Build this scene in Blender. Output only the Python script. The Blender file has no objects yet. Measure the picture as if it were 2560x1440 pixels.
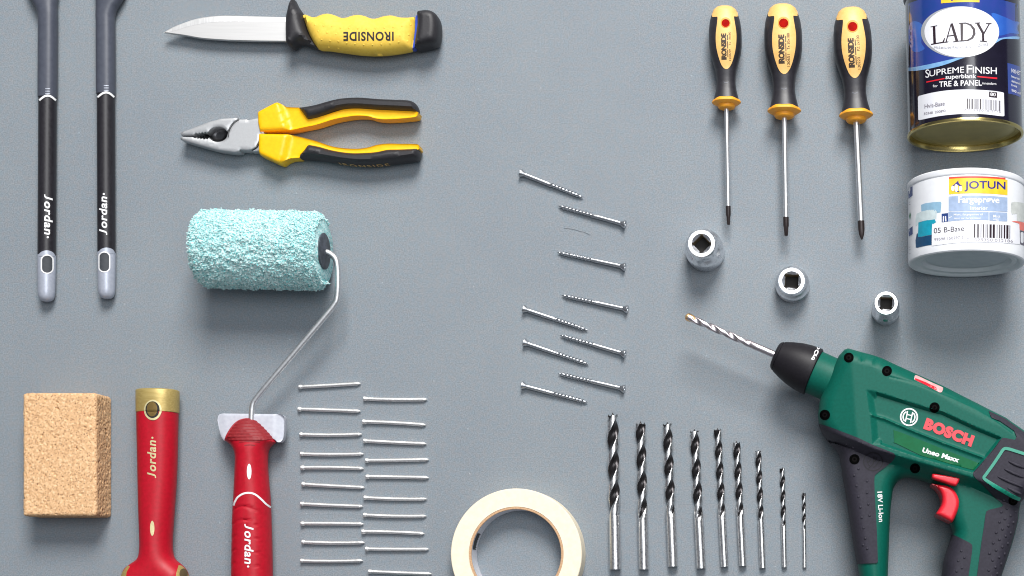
import bpy, bmesh, math, random
import numpy as np
from mathutils import Vector, Matrix, noise
from mathutils.bvhtree import BVHTree
from mathutils.geometry import delaunay_2d_cdt

random.seed(7)
rng = np.random.default_rng(7)
scene = bpy.context.scene
PI = math.pi
# ---------------------------------------------------------------- units
# plans are drawn in "table units" (x right, y down, z up); one unit is 0.3 mm
S = 0.0003
NX, NY, H = 2150.0, 1500.0, 4200.0        # point of the table under the lens, lens height


def world(x, y, z):
    return ((x - 1280.0) * S, (720.0 - y) * S, z * S)


# ---------------------------------------------------------------- camera
cam_d = bpy.data.cameras.new('camera')
cam = bpy.data.objects.new('camera', cam_d)
scene.collection.objects.link(cam)
cam.location = world(NX, NY, H)
cam_d.sensor_width = 36.0
cam_d.sensor_fit = 'HORIZONTAL'
cam_d.lens = 36.0 * H / 2560.0
cam_d.shift_x = (1280.0 - NX) / 2560.0
cam_d.shift_y = (NY - 720.0) / 2560.0
cam_d.clip_start = 0.01
cam_d.clip_end = 50.0
scene.camera = cam

# ---------------------------------------------------------------- world (a dim room) and lamps
w = bpy.data.worlds.new('World')
scene.world = w
w.use_nodes = True
nt = w.node_tree
nt.nodes.clear()
wo = nt.nodes.new('ShaderNodeOutputWorld')
wb = nt.nodes.new('ShaderNodeBackground')
wt = nt.nodes.new('ShaderNodeTexCoord')
ws = nt.nodes.new('ShaderNodeSeparateXYZ')
wr = nt.nodes.new('ShaderNodeValToRGB')
wr.color_ramp.elements[0].position = 0.0
wr.color_ramp.elements[0].color = (0.10, 0.105, 0.12, 1)
wr.color_ramp.elements[1].position = 1.0
wr.color_ramp.elements[1].color = (0.42, 0.45, 0.50, 1)
nt.links.new(wt.outputs['Generated'], ws.inputs[0])
nt.links.new(ws.outputs['Z'], wr.inputs[0])
nt.links.new(wr.outputs[0], wb.inputs[0])
nt.links.new(wb.outputs[0], wo.inputs[0])
wb.inputs[1].default_value = 0.46


def area_lamp(name, loc, target, sx, sy, power, col):
    d = bpy.data.lights.new(name, 'AREA')
    d.shape = 'RECTANGLE'
    d.size, d.size_y = sx, sy
    d.energy = power
    d.color = col
    o = bpy.data.objects.new(name, d)
    scene.collection.objects.link(o)
    o.location = loc
    o.rotation_euler = (Vector(target) - Vector(loc)).to_track_quat('-Z', 'Y').to_euler()
    return o


area_lamp('window_light', (0.55, 2.15, 2.25), (0.05, 0, 0), 1.25, 1.25, 126, (1.0, 0.98, 0.955))
area_lamp('ceiling_light', (0.65, 0.25, 2.5), (0.0, 0, 0), 1.3, 1.3, 23, (0.95, 0.975, 1.0))

scene.view_settings.view_transform = 'Standard'
scene.view_settings.look = 'None'
scene.view_settings.exposure = 0.22
scene.view_settings.gamma = 1.0
scene.view_settings.use_curve_mapping = False
scene.render.engine = 'CYCLES'
scene.cycles.use_denoising = True
scene.cycles.max_bounces = 8
scene.cycles.filter_width = 1.1


# ---------------------------------------------------------------- helpers: coordinates
def P(px, py, h):
    """where a point of height h stands on the table, in table units"""
    k = 1.0 - h / H
    return (NX + (px - NX) * k, NY + (py - NY) * k)


def K(h):
    return 1.0 - h / H


def Z(ox, oy, sc):
    def f(pts):
        if isinstance(pts, tuple):
            return (ox + pts[0] / sc, oy + pts[1] / sc)
        return [(ox + x / sc, oy + y / sc) for x, y in pts]
    return f


def PL(pts, h):
    return [P(x, y, h) for x, y in pts]


def cr(pts, sub=6, closed=True):
    """Catmull-Rom through points"""
    n = len(pts)
    out = []
    rng_ = range(n) if closed else range(n - 1)
    for i in rng_:
        if closed:
            p0, p1, p2, p3 = (pts[(i + k) % n] for k in (-1, 0, 1, 2))
        else:
            p0, p1, p2, p3 = (pts[min(max(i + k, 0), n - 1)] for k in (-1, 0, 1, 2))
        for j in range(sub):
            t = j / sub
            q = []
            for c in range(len(p1)):
                a, b, cc, d = p0[c], p1[c], p2[c], p3[c]
                q.append(0.5 * (2 * b + (cc - a) * t + (2 * a - 5 * b + 4 * cc - d) * t * t + (3 * b - a - 3 * cc + d) * t ** 3))
            out.append(tuple(q))
    if not closed:
        out.append(tuple(pts[-1]))
    return out


def interp(x, xs, ys):
    return float(np.interp(x, xs, ys))


# ---------------------------------------------------------------- helpers: materials
def lin(c):
    if isinstance(c, str):
        c = c.lstrip('#')
        v = [int(c[i:i + 2], 16) / 255 for i in (0, 2, 4)]
        return tuple(x / 12.92 if x <= 0.04045 else ((x + 0.055) / 1.055) ** 2.4 for x in v)
    return c


def mat(name, col, rough=0.5, metal=0.0, spec=0.5, col2=None, vscale=900.0, vdetail=3, lo=0.35, hi=0.65,
        bump=0.0, bscale=2500.0, bdist=0.0002, coat=0.0, rvar=0.0, stretch=None):
    m = bpy.data.materials.new(name)
    m.use_nodes = True
    t = m.node_tree
    b = t.nodes['Principled BSDF']
    c = lin(col)
    b.inputs['Base Color'].default_value = (*c, 1)
    b.inputs['Roughness'].default_value = rough
    b.inputs['Metallic'].default_value = metal
    b.inputs['Specular IOR Level'].default_value = spec
    b.inputs['Coat Weight'].default_value = coat
    b.inputs['Coat Roughness'].default_value = 0.12
    tc = t.nodes.new('ShaderNodeTexCoord')
    src = tc.outputs['Object']
    if stretch:
        mp = t.nodes.new('ShaderNodeMapping')
        mp.inputs['Scale'].default_value = stretch
        t.links.new(src, mp.inputs[0])
        src = mp.outputs[0]
    n = t.nodes.new('ShaderNodeTexNoise')
    n.inputs['Scale'].default_value = vscale
    n.inputs['Detail'].default_value = vdetail
    t.links.new(src, n.inputs['Vector'])
    r = t.nodes.new('ShaderNodeValToRGB')
    c2 = lin(col2) if col2 is not None else tuple(x * 0.86 for x in c)
    r.color_ramp.elements[0].position = lo
    r.color_ramp.elements[1].position = hi
    r.color_ramp.elements[0].color = (*c2, 1)
    r.color_ramp.elements[1].color = (*c, 1)
    t.links.new(n.outputs['Fac'], r.inputs[0])
    t.links.new(r.outputs[0], b.inputs['Base Color'])
    if rvar:
        mr = t.nodes.new('ShaderNodeMapRange')
        mr.inputs['To Min'].default_value = max(0.02, rough - rvar)
        mr.inputs['To Max'].default_value = rough + rvar
        mr.inputs['From Min'].default_value = 0.3
        mr.inputs['From Max'].default_value = 0.7
        t.links.new(n.outputs['Fac'], mr.inputs['Value'])
        t.links.new(mr.outputs[0], b.inputs['Roughness'])
    if bump:
        n2 = t.nodes.new('ShaderNodeTexNoise')
        n2.inputs['Scale'].default_value = bscale
        n2.inputs['Detail'].default_value = 3
        t.links.new(src, n2.inputs['Vector'])
        bp = t.nodes.new('ShaderNodeBump')
        bp.inputs['Strength'].default_value = bump
        bp.inputs['Distance'].default_value = bdist
        t.links.new(n2.outputs['Fac'], bp.inputs['Height'])
        t.links.new(bp.outputs[0], b.inputs['Normal'])
    return m


# ---------------------------------------------------------------- helpers: meshes
class M:
    def __init__(self):
        self.v = []
        self.f = []
        self.mi = []

    def add(self, verts, faces, mi=0):
        o = len(self.v)
        self.v += [tuple(float(c) for c in p) for p in verts]
        self.f += [tuple(i + o for i in f) for f in faces]
        self.mi += [mi] * len(faces)

    def bvh(self):
        return BVHTree.FromPolygons([Vector(p) for p in self.v], self.f)

    def loft(self, rings, cap0=True, cap1=True, mi=0):
        n = len(rings[0])
        vs = [p for r in rings for p in r]
        fs = []
        for i in range(len(rings) - 1):
            for j in range(n):
                a, b = i * n + j, i * n + (j + 1) % n
                fs.append((a, b, b + n, a + n))
        if cap0:
            fs.append(tuple(range(n)))
        if cap1:
            fs.append(tuple(range((len(rings) - 1) * n, len(rings) * n)))
        self.add(vs, fs, mi)

    def lathe(self, A, D, prof, n=40, cap0=True, cap1=True, mi=0, rmod=None):
        A, D = Vector(A), Vector(D).normalized()
        U = D.cross(Vector((0, 0, 1)))
        if U.length < 1e-4:
            U = Vector((1, 0, 0))
        U.normalize()
        V = U.cross(D).normalized()
        rings = []
        for s, r in prof:
            ring = []
            for j in range(n):
                th = 2 * PI * j / n
                rr = r * (rmod(th, s) if rmod else 1)
                ring.append(A + D * s + U * (rr * math.cos(th)) + V * (rr * math.sin(th)))
            rings.append(ring)
        self.loft(rings, cap0, cap1, mi)

    def tube(self, pts, r, n=14, cap=True, mi=0):
        pts = [Vector(p) for p in pts]
        rs = r if isinstance(r, (list, tuple)) else [r] * len(pts)
        rings = []
        up = Vector((0, 0, 1))
        for i, p in enumerate(pts):
            t = (pts[min(i + 1, len(pts) - 1)] - pts[max(i - 1, 0)]).normalized()
            u = t.cross(up)
            if u.length < 1e-3:
                u = t.cross(Vector((0, 1, 0)))
            u.normalize()
            v = u.cross(t)
            rings.append([p + u * (rs[i] * math.cos(2 * PI * j / n)) + v * (rs[i] * math.sin(2 * PI * j / n)) for j in range(n)])
        self.loft(rings, cap, cap, mi)

    def dome(self, c, rx, rz, n=10, ry=None, rot=0.0, mi=0):
        ry = ry or rx
        rings = []
        for k in range(4):
            a = PI / 2 * k / 4
            ring = []
            for j in range(n):
                x, y = rx * math.cos(a) * math.cos(2 * PI * j / n), ry * math.cos(a) * math.sin(2 * PI * j / n)
                ring.append((c[0] + x * math.cos(rot) - y * math.sin(rot), c[1] + x * math.sin(rot) + y * math.cos(rot), c[2] + rz * math.sin(a)))
            rings.append(ring)
        self.loft(rings, False, True, mi)

    def box(self, x0, x1, y0, y1, z0, z1, mi=0):
        vs = [(x, y, z) for z in (z0, z1) for y in (y0, y1) for x in (x0, x1)]
        self.add(vs, [(0, 1, 3, 2), (4, 6, 7, 5), (0, 4, 5, 1), (2, 3, 7, 6), (0, 2, 6, 4), (1, 5, 7, 3)], mi)


def build(name, m, mats, parent=None, sharp=35.0, up=False, merge=True):
    if not isinstance(mats, (list, tuple)):
        mats = [mats]
    loc = Vector((0, 0, 0))
    up_ = parent
    while up_ is not None:
        loc = loc + up_.matrix_basis.translation
        up_ = up_.parent
    me = bpy.data.meshes.new(name)
    me.from_pydata([Vector(world(*p)) - loc for p in m.v], [], m.f)
    for mm in mats:
        me.materials.append(mm)
    me.polygons.foreach_set('material_index', m.mi)
    bm = bmesh.new()
    bm.from_mesh(me)
    if merge:
        bmesh.ops.remove_doubles(bm, verts=bm.verts, dist=S * 0.004)
    bmesh.ops.recalc_face_normals(bm, faces=bm.faces)
    if up:
        a = sum(f.normal.z * f.calc_area() for f in bm.faces)
        if a < 0:
            bmesh.ops.reverse_faces(bm, faces=bm.faces)
    bm.to_mesh(me)
    bm.free()
    me.polygons.foreach_set('use_smooth', [True] * len(me.polygons))
    me.set_sharp_from_angle(angle=math.radians(sharp))
    o = bpy.data.objects.new(name, me)
    scene.collection.objects.link(o)
    if parent is not None:
        o.parent = parent
    return o


def tag(o, label=None, cat=None, group=None, kind=None):
    if label: o['label'] = label
    if cat: o['category'] = cat
    if group: o['group'] = group
    if kind: o['kind'] = kind
    return o


def thing(name, label, cat, x, y, group=None):
    o = bpy.data.objects.new(name, None)
    scene.collection.objects.link(o)
    o.empty_display_size = 0.01
    o.location = world(x, y, 0)
    return tag(o, label, cat, group)


# ---- planar regions
def resample(ring, step):
    out = []
    n = len(ring)
    for i in range(n):
        a, b = np.array(ring[i], float), np.array(ring[(i + 1) % n], float)
        L = np.linalg.norm(b - a)
        if L < 1e-6:
            continue
        k = max(1, int(math.ceil(L / step)))
        for j in range(k):
            out.append(a + (b - a) * j / k)
    return np.array(out)


def inside(pts, rings):
    pts = np.asarray(pts, float)
    res = np.zeros(len(pts), bool)
    for r in rings:
        r = np.asarray(r, float)
        x, y = pts[:, 0], pts[:, 1]
        for i in range(len(r)):
            x1, y1 = r[i]
            x2, y2 = r[(i + 1) % len(r)]
            if y1 == y2:
                continue
            c = ((y1 > y) != (y2 > y))
            xi = (x2 - x1) * (y - y1) / (y2 - y1) + x1
            res ^= c & (x < xi)
    return res


def segdist(pts, A, B):
    """distance of every point to the nearest segment, with nearest point"""
    pts = np.asarray(pts, float)
    best = np.full(len(pts), 1e9)
    near = np.zeros((len(pts), 2))
    for a, b in zip(A, B):
        d = b - a
        L = d @ d
        if L < 1e-12:
            continue
        t = np.clip(((pts - a) @ d) / L, 0, 1)
        q = a + t[:, None] * d
        dd = np.hypot(*(pts - q).T)
        msk = dd < best
        best[msk] = dd[msk]
        near[msk] = q[msk]
    return best, near


def ringdist(pts, rings):
    A, B = [], []
    for r in rings:
        r = np.asarray(r, float)
        A += list(r)
        B += list(np.roll(r, -1, axis=0))
    return segdist(pts, A, B)


def linedist(pts, line):
    l = np.asarray(line, float)
    return segdist(pts, list(l[:-1]), list(l[1:]))[0]


def fill(rings, step, offs=(), extra=None, bstep=None):
    """triangulate the even-odd region of rings with inner points"""
    bstep = bstep or step
    rs = [resample(r, bstep) for r in rings]
    V, E = [], []
    for r in rs:
        o = len(V)
        V += [tuple(p) for p in r]
        E += [(o + i, o + (i + 1) % len(r)) for i in range(len(r))]
    allr = np.array(V)
    cand = []
    for d in offs:
        ps = []
        for r in rs:
            t = np.roll(r, -1, axis=0) - np.roll(r, 1, axis=0)
            nrm = np.stack([-t[:, 1], t[:, 0]], 1)
            nrm /= np.maximum(np.hypot(*nrm.T), 1e-9)[:, None]
            ps += [r + nrm * d, r - nrm * d]
        ps = np.concatenate(ps)
        ps = ps[inside(ps, rs)]
        if len(ps):
            dd = ringdist(ps, rs)[0]
            ps = ps[dd > 0.93 * d]
            cand.append(ps)
    mx, mn = allr.max(0), allr.min(0)
    off = max(offs) if len(offs) else 0.3 * step
    gx = np.arange(mn[0] + step * .5, mx[0], step)
    gy = np.arange(mn[1] + step * .5, mx[1], step)
    if len(gx) and len(gy):
        g = np.stack(np.meshgrid(gx, gy), -1).reshape(-1, 2)
        g[:, 0] += (np.round((g[:, 1] - mn[1]) / step) % 2) * step * 0.5
        g = g[inside(g, rs)]
        if len(g):
            dd = ringdist(g, rs)[0]
            g = g[dd > off + 0.35 * step]
            cand.append(g)
    if extra is not None and len(extra):
        e = np.asarray(extra, float)
        e = e[inside(e, rs)]
        if len(e):
            e = e[ringdist(e, rs)[0] > 1.0]
            cand.append(e)
    for c in cand:
        V += [tuple(p) for p in c]
    vv, ee, ff, *_ = delaunay_2d_cdt([Vector(p) for p in V], E, [], 0, 1e-4)
    vv = np.array([tuple(p) for p in vv])
    ff = [tuple(f) for f in ff]
    cen = np.array([vv[list(f)].mean(0) for f in ff])
    ok = inside(cen, rs)
    ff = [f for f, k in zip(ff, ok) if k]
    return vv, ff, rs


def boundary_edges(ff):
    cnt = {}
    for f in ff:
        for i in range(len(f)):
            e = (f[i], f[(i + 1) % len(f)])
            k = tuple(sorted(e))
            cnt.setdefault(k, []).append(e)
    return [v[0] for v in cnt.values() if len(v) == 1]


def fround(t):
    t = np.clip(t, 0, 1)
    return np.sqrt(np.maximum(0, 1 - (1 - t) ** 2))


def puff(m, rings, z0, z1, R, Hv=None, step=7.0, zfun=None, nb=4, bstep=None, mi=0, flatbottom=False, extra=None, tilt=None):
    """a rounded slab over an outline: edge radius R sideways and Hv in height"""
    if not isinstance(rings[0][0], (tuple, list, np.ndarray)):
        rings = [rings]
    Hv = (z1 - z0) / 2 if Hv is None else Hv
    offs = [R * (1 - math.cos(PI / 2 * k / nb)) for k in range(1, nb + 1)]
    vv, ff, rs = fill(rings, step, offs, extra, bstep)
    d, _ = ringdist(vv, rs)
    d[d < 1e-3] = 0
    f = fround(d / R)
    zt = z1 - Hv * (1 - f)
    if zfun is not None:
        zt = zt + zfun(vv) * f
    zb = np.full(len(vv), float(z0)) if flatbottom else z0 + Hv * (1 - f)
    if tilt is not None:
        dz = tilt(vv)
        zt, zb = zt + dz, zb + dz
    n = len(vv)
    V = [(x, y, z) for (x, y), z in zip(vv, zt)] + [(x, y, z) for (x, y), z in zip(vv, zb)]
    F = list(ff) + [tuple(i + n for i in reversed(t)) for t in ff]
    for a, b in boundary_edges(ff):
        if abs(zt[a] - zb[a]) > 0.01 or abs(zt[b] - zb[b]) > 0.01:
            F.append((b, a, a + n, b + n))
    m.add(V, F, mi)


CAM = Vector((NX, NY, H))


def shoot(bvh, px, py, eps):
    g = Vector((px, py, 0))
    d = (g - CAM).normalized()
    hit, nrm, _, _ = bvh.ray_cast(CAM, d)
    if hit is None:
        hit, nrm, _, _ = bvh.find_nearest(g + (CAM - g) * 0.02)
    if nrm.dot(d) > 0:
        nrm = -nrm
    return hit + nrm * eps


def decal(m, rings, bvh, eps=0.4, step=8.0, skirt=0.0, mi=0, bstep=None):
    """a thin printed or laid-on patch that follows the surface under it"""
    if not isinstance(rings[0][0], (tuple, list, np.ndarray)):
        rings = [rings]
    vv, ff, rs = fill(rings, step, (), None, bstep or step)
    n = len(vv)
    pts = [shoot(bvh, x, y, eps) for x, y in vv]
    F = list(ff)
    V = list(pts)
    if skirt:
        be = boundary_edges(ff)
        low = {}
        for a, b in be:
            for i in (a, b):
                if i not in low:
                    low[i] = len(V)
                    V.append(shoot(bvh, vv[i][0], vv[i][1], eps - skirt))
            F.append((a, b, low[b], low[a]))
    m.add(V, F, mi)


_tcache = {}


def text2d(s, shear=0.0, bold=0.0, space=1.0):
    key = (s, shear, bold, space)
    if key in _tcache:
        return _tcache[key]
    cu = bpy.data.curves.new('lettering', 'FONT')
    cu.body = s
    cu.shear = shear
    cu.offset = bold
    cu.space_character = space
    cu.resolution_u = 4
    ob = bpy.data.objects.new('lettering', cu)
    scene.collection.objects.link(ob)
    dg = bpy.context.evaluated_depsgraph_get()
    dg.update()
    me = ob.evaluated_get(dg).to_mesh()
    v = np.array([(p.co.x, p.co.y) for p in me.vertices])
    f = [tuple(p.vertices) for p in me.polygons]
    ob.evaluated_get(dg).to_mesh_clear()
    bpy.data.objects.remove(ob)
    bpy.data.curves.remove(cu)
    mn, mx = v.min(0), v.max(0)
    v = (v - mn) / (mx - mn)
    _tcache[key] = (v, f)
    return v, f


def letters(m, s, O, U, Vv, bvh, eps=0.4, shear=0.0, bold=0.0, space=1.0, arc=0.0, grid=0.0, mi=0, wob=None):
    """lettering in a frame: O lower left corner, U along the line, Vv up the letters"""
    v, f = text2d(s, shear, bold, space)
    O, U, Vv = np.array(O, float), np.array(U, float), np.array(Vv, float)
    vn = Vv / np.linalg.norm(Vv)
    pts = O + v[:, :1] * U + v[:, 1:] * Vv + (4 * arc * v[:, :1] * (1 - v[:, :1])) * vn
    if grid:
        bm = bmesh.new()
        bv = [bm.verts.new((x, y, 0)) for x, y in pts]
        for t in f:
            try:
                bm.faces.new([bv[i] for i in t])
            except ValueError:
                pass
        for ax in (0, 1):
            lo, hi = pts[:, ax].min(), pts[:, ax].max()
            g = math.ceil(lo / grid) * grid
            while g < hi:
                no = (1, 0, 0) if ax == 0 else (0, 1, 0)
                co = (g, 0, 0) if ax == 0 else (0, g, 0)
                bmesh.ops.bisect_plane(bm, geom=bm.verts[:] + bm.edges[:] + bm.faces[:], plane_co=co, plane_no=no, dist=1e-5)
                g += grid
        bm.verts.index_update()
        pts = np.array([(p.co.x, p.co.y) for p in bm.verts])
        f = [tuple(p.index for p in q.verts) for q in bm.faces]
        bm.free()
    m.add([shoot(bvh, x, y, eps) for x, y in pts], f, mi)


def ellipse(cx, cy, rx, ry, n=36, rot=0.0):
    return [(cx + rx * math.cos(2 * PI * i / n) * math.cos(rot) - ry * math.sin(2 * PI * i / n) * math.sin(rot),
             cy + rx * math.cos(2 * PI * i / n) * math.sin(rot) + ry * math.sin(2 * PI * i / n) * math.cos(rot)) for i in range(n)]


def stroke(line, wd):
    """a polyline thickened to an outline"""
    l = np.asarray(line, float)
    t = np.gradient(l, axis=0)
    n = np.stack([-t[:, 1], t[:, 0]], 1)
    n /= np.hypot(*n.T)[:, None]
    a, b = l + n * wd / 2, l - n * wd / 2
    return [tuple(p) for p in a] + [tuple(p) for p in b[::-1]]


def band(x0, x1, top, bot, n=14):
    """a strip bounded by two shallow arcs given by left, middle and right height"""
    def q(c, t):
        l, mid, r = c
        return l * (1 - t) * (1 - 2 * t) + mid * 4 * t * (1 - t) + r * t * (2 * t - 1)
    a = [(x0 + (x1 - x0) * i / n, q(top, i / n)) for i in range(n + 1)]
    b = [(x0 + (x1 - x0) * i / n, q(bot, i / n)) for i in range(n, -1, -1)]
    return a + b


# ---------------------------------------------------------------- materials
MT = {}
MT['steel'] = mat('bright_steel', (0.86, 0.855, 0.85), rough=0.31, metal=1.0, col2=(0.68, 0.68, 0.69), vscale=600, rvar=0.05)
MT['zinc'] = mat('zinc_plated_steel', (0.60, 0.62, 0.65), rough=0.33, metal=1.0, col2=(0.50, 0.52, 0.55), vscale=900, rvar=0.06)
MT['nail'] = mat('polished_nail_steel', (0.92, 0.91, 0.90), rough=0.45, metal=1.0, col2=(0.80, 0.79, 0.78), vscale=900, rvar=0.05)
MT['sdshaft'] = mat('satin_shaft', (0.82, 0.83, 0.85), rough=0.42, metal=1.0, col2=(0.76, 0.77, 0.79), vscale=500)
MT['chrome'] = mat('satin_chrome', (0.86, 0.87, 0.90), rough=0.3, metal=1.0, vscale=400, rvar=0.04)
MT['blade'] = mat('brushed_blade_steel', (0.78, 0.775, 0.77), rough=0.5, metal=1.0, col2=(0.745, 0.74, 0.735), vscale=700, stretch=(0.05, 1, 1))
MT['bevel'] = mat('ground_edge_steel', (0.97, 0.97, 0.97), rough=0.45, metal=1.0, vscale=700, stretch=(1, 0.05, 1))
MT['plier'] = mat('ground_plier_steel', (0.56, 0.57, 0.585), rough=0.55, metal=1.0, col2=(0.53, 0.54, 0.555), vscale=900, bump=0.1)
MT['darksteel'] = mat('dark_steel', (0.10, 0.10, 0.105), rough=0.4, metal=1.0, vscale=900)
MT['blackox'] = mat('black_oxide_steel', (0.035, 0.032, 0.034), rough=0.3, metal=0.7, vscale=900, spec=0.5)
MT['tip'] = mat('blackened_tip_steel', (0.035, 0.026, 0.026), rough=0.4, metal=0.4, vscale=1200)
MT['rubber'] = mat('black_rubber', '#2b2a2e', rough=0.5, col2='#242327', vscale=700, bump=0.25, bscale=5200)
MT['rubber_sd'] = mat('charcoal_rubber', '#2e2d33', rough=0.42, col2='#28272c', vscale=600, bump=0.12, bscale=5200)
MT['slate'] = mat('slate_plastic', '#4a4e5a', rough=0.42, col2='#444854', vscale=300)
MT['shaft'] = mat('black_tube', '#242228', rough=0.42, col2='#1e1c21', vscale=500, rvar=0.05)
MT['silver'] = mat('silver_plastic', '#b4b9c6', rough=0.36, metal=0.25, col2='#aab0be', vscale=500)
MT['white'] = mat('white_print', '#eeeeef', rough=0.5, vscale=600, col2='#e4e4e6')
MT['cap_white'] = mat('pale_plastic', '#c3c6cf', rough=0.42, col2='#babdc8', vscale=400)
MT['dark'] = mat('dark_cavity', '#19181a', rough=0.7, vscale=600)
MT['black'] = mat('black_print', '#1d1b1e', rough=0.55, vscale=900)
MT['brownblack'] = mat('brown_black_print', '#3a2a1c', rough=0.55, vscale=900)
MT['yellow'] = mat('yellow_rubber', '#efca55', rough=0.6, spec=0.3, col2='#ebc34c', vscale=500, bump=0.08, bscale=4200)
MT['pyellow'] = mat('golden_yellow_plastic', '#fbc004', rough=0.38, col2='#f8b800', vscale=400)
MT['amber'] = mat('amber_plastic', '#efc077', rough=0.45, col2='#ecba6c', vscale=400)
MT['orange'] = mat('orange_collar_plastic', '#ffae30', rough=0.5, col2='#faa729', vscale=400)
MT['blue_ring'] = mat('blue_plastic', '#2446b4', rough=0.4, vscale=500)
MT['redhole'] = mat('red_plastic_hole', '#a80e04', rough=0.8, col2='#8c0a03', vscale=300, spec=0.1)
MT['red'] = mat('red_rubber', '#b60d25', rough=0.46, spec=0.35, col2='#aa0d21', vscale=400, bump=0.06, bscale=5200)
MT['red_dark'] = mat('dark_red_pad', '#8c1820', rough=0.6, col2='#82141c', vscale=600, bump=0.15, bscale=5200)
MT['gold'] = mat('brushed_gold', '#bda768', rough=0.45, metal=0.4, col2='#af985a', vscale=900, stretch=(0.06, 1, 1))
MT['palegold'] = mat('pale_gold_print', '#dcd0a0', rough=0.45, metal=0.3, vscale=700)
MT['tan'] = mat('cork', (0.74, 0.47, 0.27), rough=0.8, vscale=900)
MT['tape'] = mat('cream_masking_paper', '#f1e6cf', rough=0.72, col2='#ede0c6', vscale=300, bump=0.12, bscale=3200)
MT['card'] = mat('brown_card', '#c9a684', rough=0.8, col2='#b8916c', vscale=900)
MT['corewhite'] = mat('white_core_paper', '#dcdde3', rough=0.7, vscale=500)
MT['board'] = None
MT['green'] = mat('green_plastic', '#055c4e', rough=0.5, spec=0.22, col2='#045648', vscale=600, bump=0.10, bscale=4200)
MT['green_label'] = mat('glossy_green_label', '#04603a', rough=0.5, spec=0.2, col2='#045a33', vscale=200)
MT['grip'] = mat('charcoal_grip', '#36343e', rough=0.6, spec=0.22, col2='#302e37', vscale=600, bump=0.2, bscale=5200)
MT['chuck'] = mat('chuck_plastic', '#1d1b20', rough=0.5, spec=0.3, col2='#18161b', vscale=600, bump=0.1, bscale=4200)
MT['trigger'] = mat('red_plastic', '#de2534', rough=0.35, col2='#d82030', vscale=400)
MT['redprint'] = mat('red_lettering', '#e4424c', rough=0.45, vscale=600)
MT['holescrew'] = mat('deep_screw', (0.008, 0.007, 0.007), rough=0.8, spec=0.03)
MT['holewall'] = mat('warm_steel_wall', (0.42, 0.35, 0.24), rough=0.45, metal=0.8, vscale=900)
MT['greyhole'] = mat('grey_cavity', '#3f4348', rough=0.7, vscale=400)
MT['greentrim_lit'] = mat('highlit_green_plastic', '#1b8f76', rough=0.35, col2='#178870', vscale=400)  # housing green lightened, the lit bevel of the trim painted in
MT['rimyellow'] = mat('deep_yellow_plastic', '#d99a22', rough=0.5, vscale=400)
MT['lens'] = mat('pale_pink_window', '#d8b4b4', rough=0.3, col2='#d19c9c', vscale=300)
MT['masonry'] = mat('pinkish_bit_steel', (0.82, 0.74, 0.76), rough=0.3, metal=1.0, col2=(0.66, 0.60, 0.63), vscale=900)
MT['carbide'] = mat('gold_carbide', (0.95, 0.62, 0.32), rough=0.3, metal=0.9, vscale=900)
MT['navy'] = mat('navy_printed_tin', '#171426', rough=0.16, col2='#141122', vscale=200, coat=0.6)
MT['canblue'] = mat('blue_printed_tin', '#1d4089', rough=0.16, col2='#343f92', vscale=60, coat=0.6, lo=0.3, hi=0.7)
MT['canblue2'] = mat('mid_blue_print', '#3468c0', rough=0.16, vscale=60, col2='#2c5ab4', coat=0.6)
MT['skyline'] = mat('pale_blue_print', '#86b4de', rough=0.2, vscale=200, col2='#6f9fd0', coat=0.6)
MT['labelwhite'] = mat('white_label', '#e9eaf0', rough=0.3, vscale=200, col2='#e4e5ec', coat=0.3)
MT['labelgrey'] = mat('grey_label_rim', '#a9acb2', rough=0.3, vscale=200, coat=0.3)
MT['greyprint'] = mat('pale_grey_print', '#b2b3ba', rough=0.4, vscale=400)
MT['greyprint2'] = mat('grey_print', '#8f8a94', rough=0.4, vscale=400)
MT['plumprint'] = mat('plum_print', '#2a1a24', rough=0.4, vscale=400)
MT['cangold'] = mat('gold_lacquered_tin', (0.62, 0.50, 0.20), rough=0.24, metal=1.0, col2=(0.52, 0.43, 0.17), vscale=120)
MT['candisc'] = mat('olive_lacquered_tin', (0.36, 0.31, 0.11), rough=0.36, metal=0.55, col2=(0.31, 0.27, 0.10), vscale=120)
MT['tinrim'] = mat('dark_tin_rim', (0.10, 0.10, 0.11), rough=0.3, metal=0.8, vscale=300)
MT['tub'] = mat('white_tub_plastic', '#e6e8ec', rough=0.36, col2='#e1e3e8', vscale=200)
MT['tubdisc'] = mat('grey_tub_base', '#dcdfe5', rough=0.5, col2='#d4d8df', vscale=150)
MT['logoyellow'] = mat('yellow_logo_print', '#f3ca36', rough=0.35, vscale=300)
MT['logored'] = mat('red_logo_print', '#d94b3c', rough=0.35, vscale=300)
MT['logoblue'] = mat('violet_blue_print', '#2b2a86', rough=0.35, vscale=300)
MT['bluegrey'] = mat('blue_grey_print', '#9fb2d0', rough=0.35, vscale=300)
MT['sw1'] = mat('pale_blue_swatch', '#8fb6d0', rough=0.4, vscale=300)
MT['sw2'] = mat('mist_swatch', '#cbdadd', rough=0.4, vscale=300)
MT['sw3'] = mat('teal_swatch', '#189cb6', rough=0.4, vscale=300)
MT['sw4'] = mat('petrol_swatch', '#16466c', rough=0.4, vscale=300)
MT['sw5'] = mat('stone_swatch', '#cdd1cd', rough=0.4, vscale=300)
MT['sw6'] = mat('coral_swatch', '#e9776a', rough=0.4, vscale=300)
MT['sw7'] = mat('plum_grey_swatch', '#5d5865', rough=0.4, vscale=300)
MT['navybox'] = mat('navy_print', '#27407c', rough=0.4, vscale=300)
MT['leafgreen'] = mat('green_print', '#1f7a52', rough=0.4, vscale=300)


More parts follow.
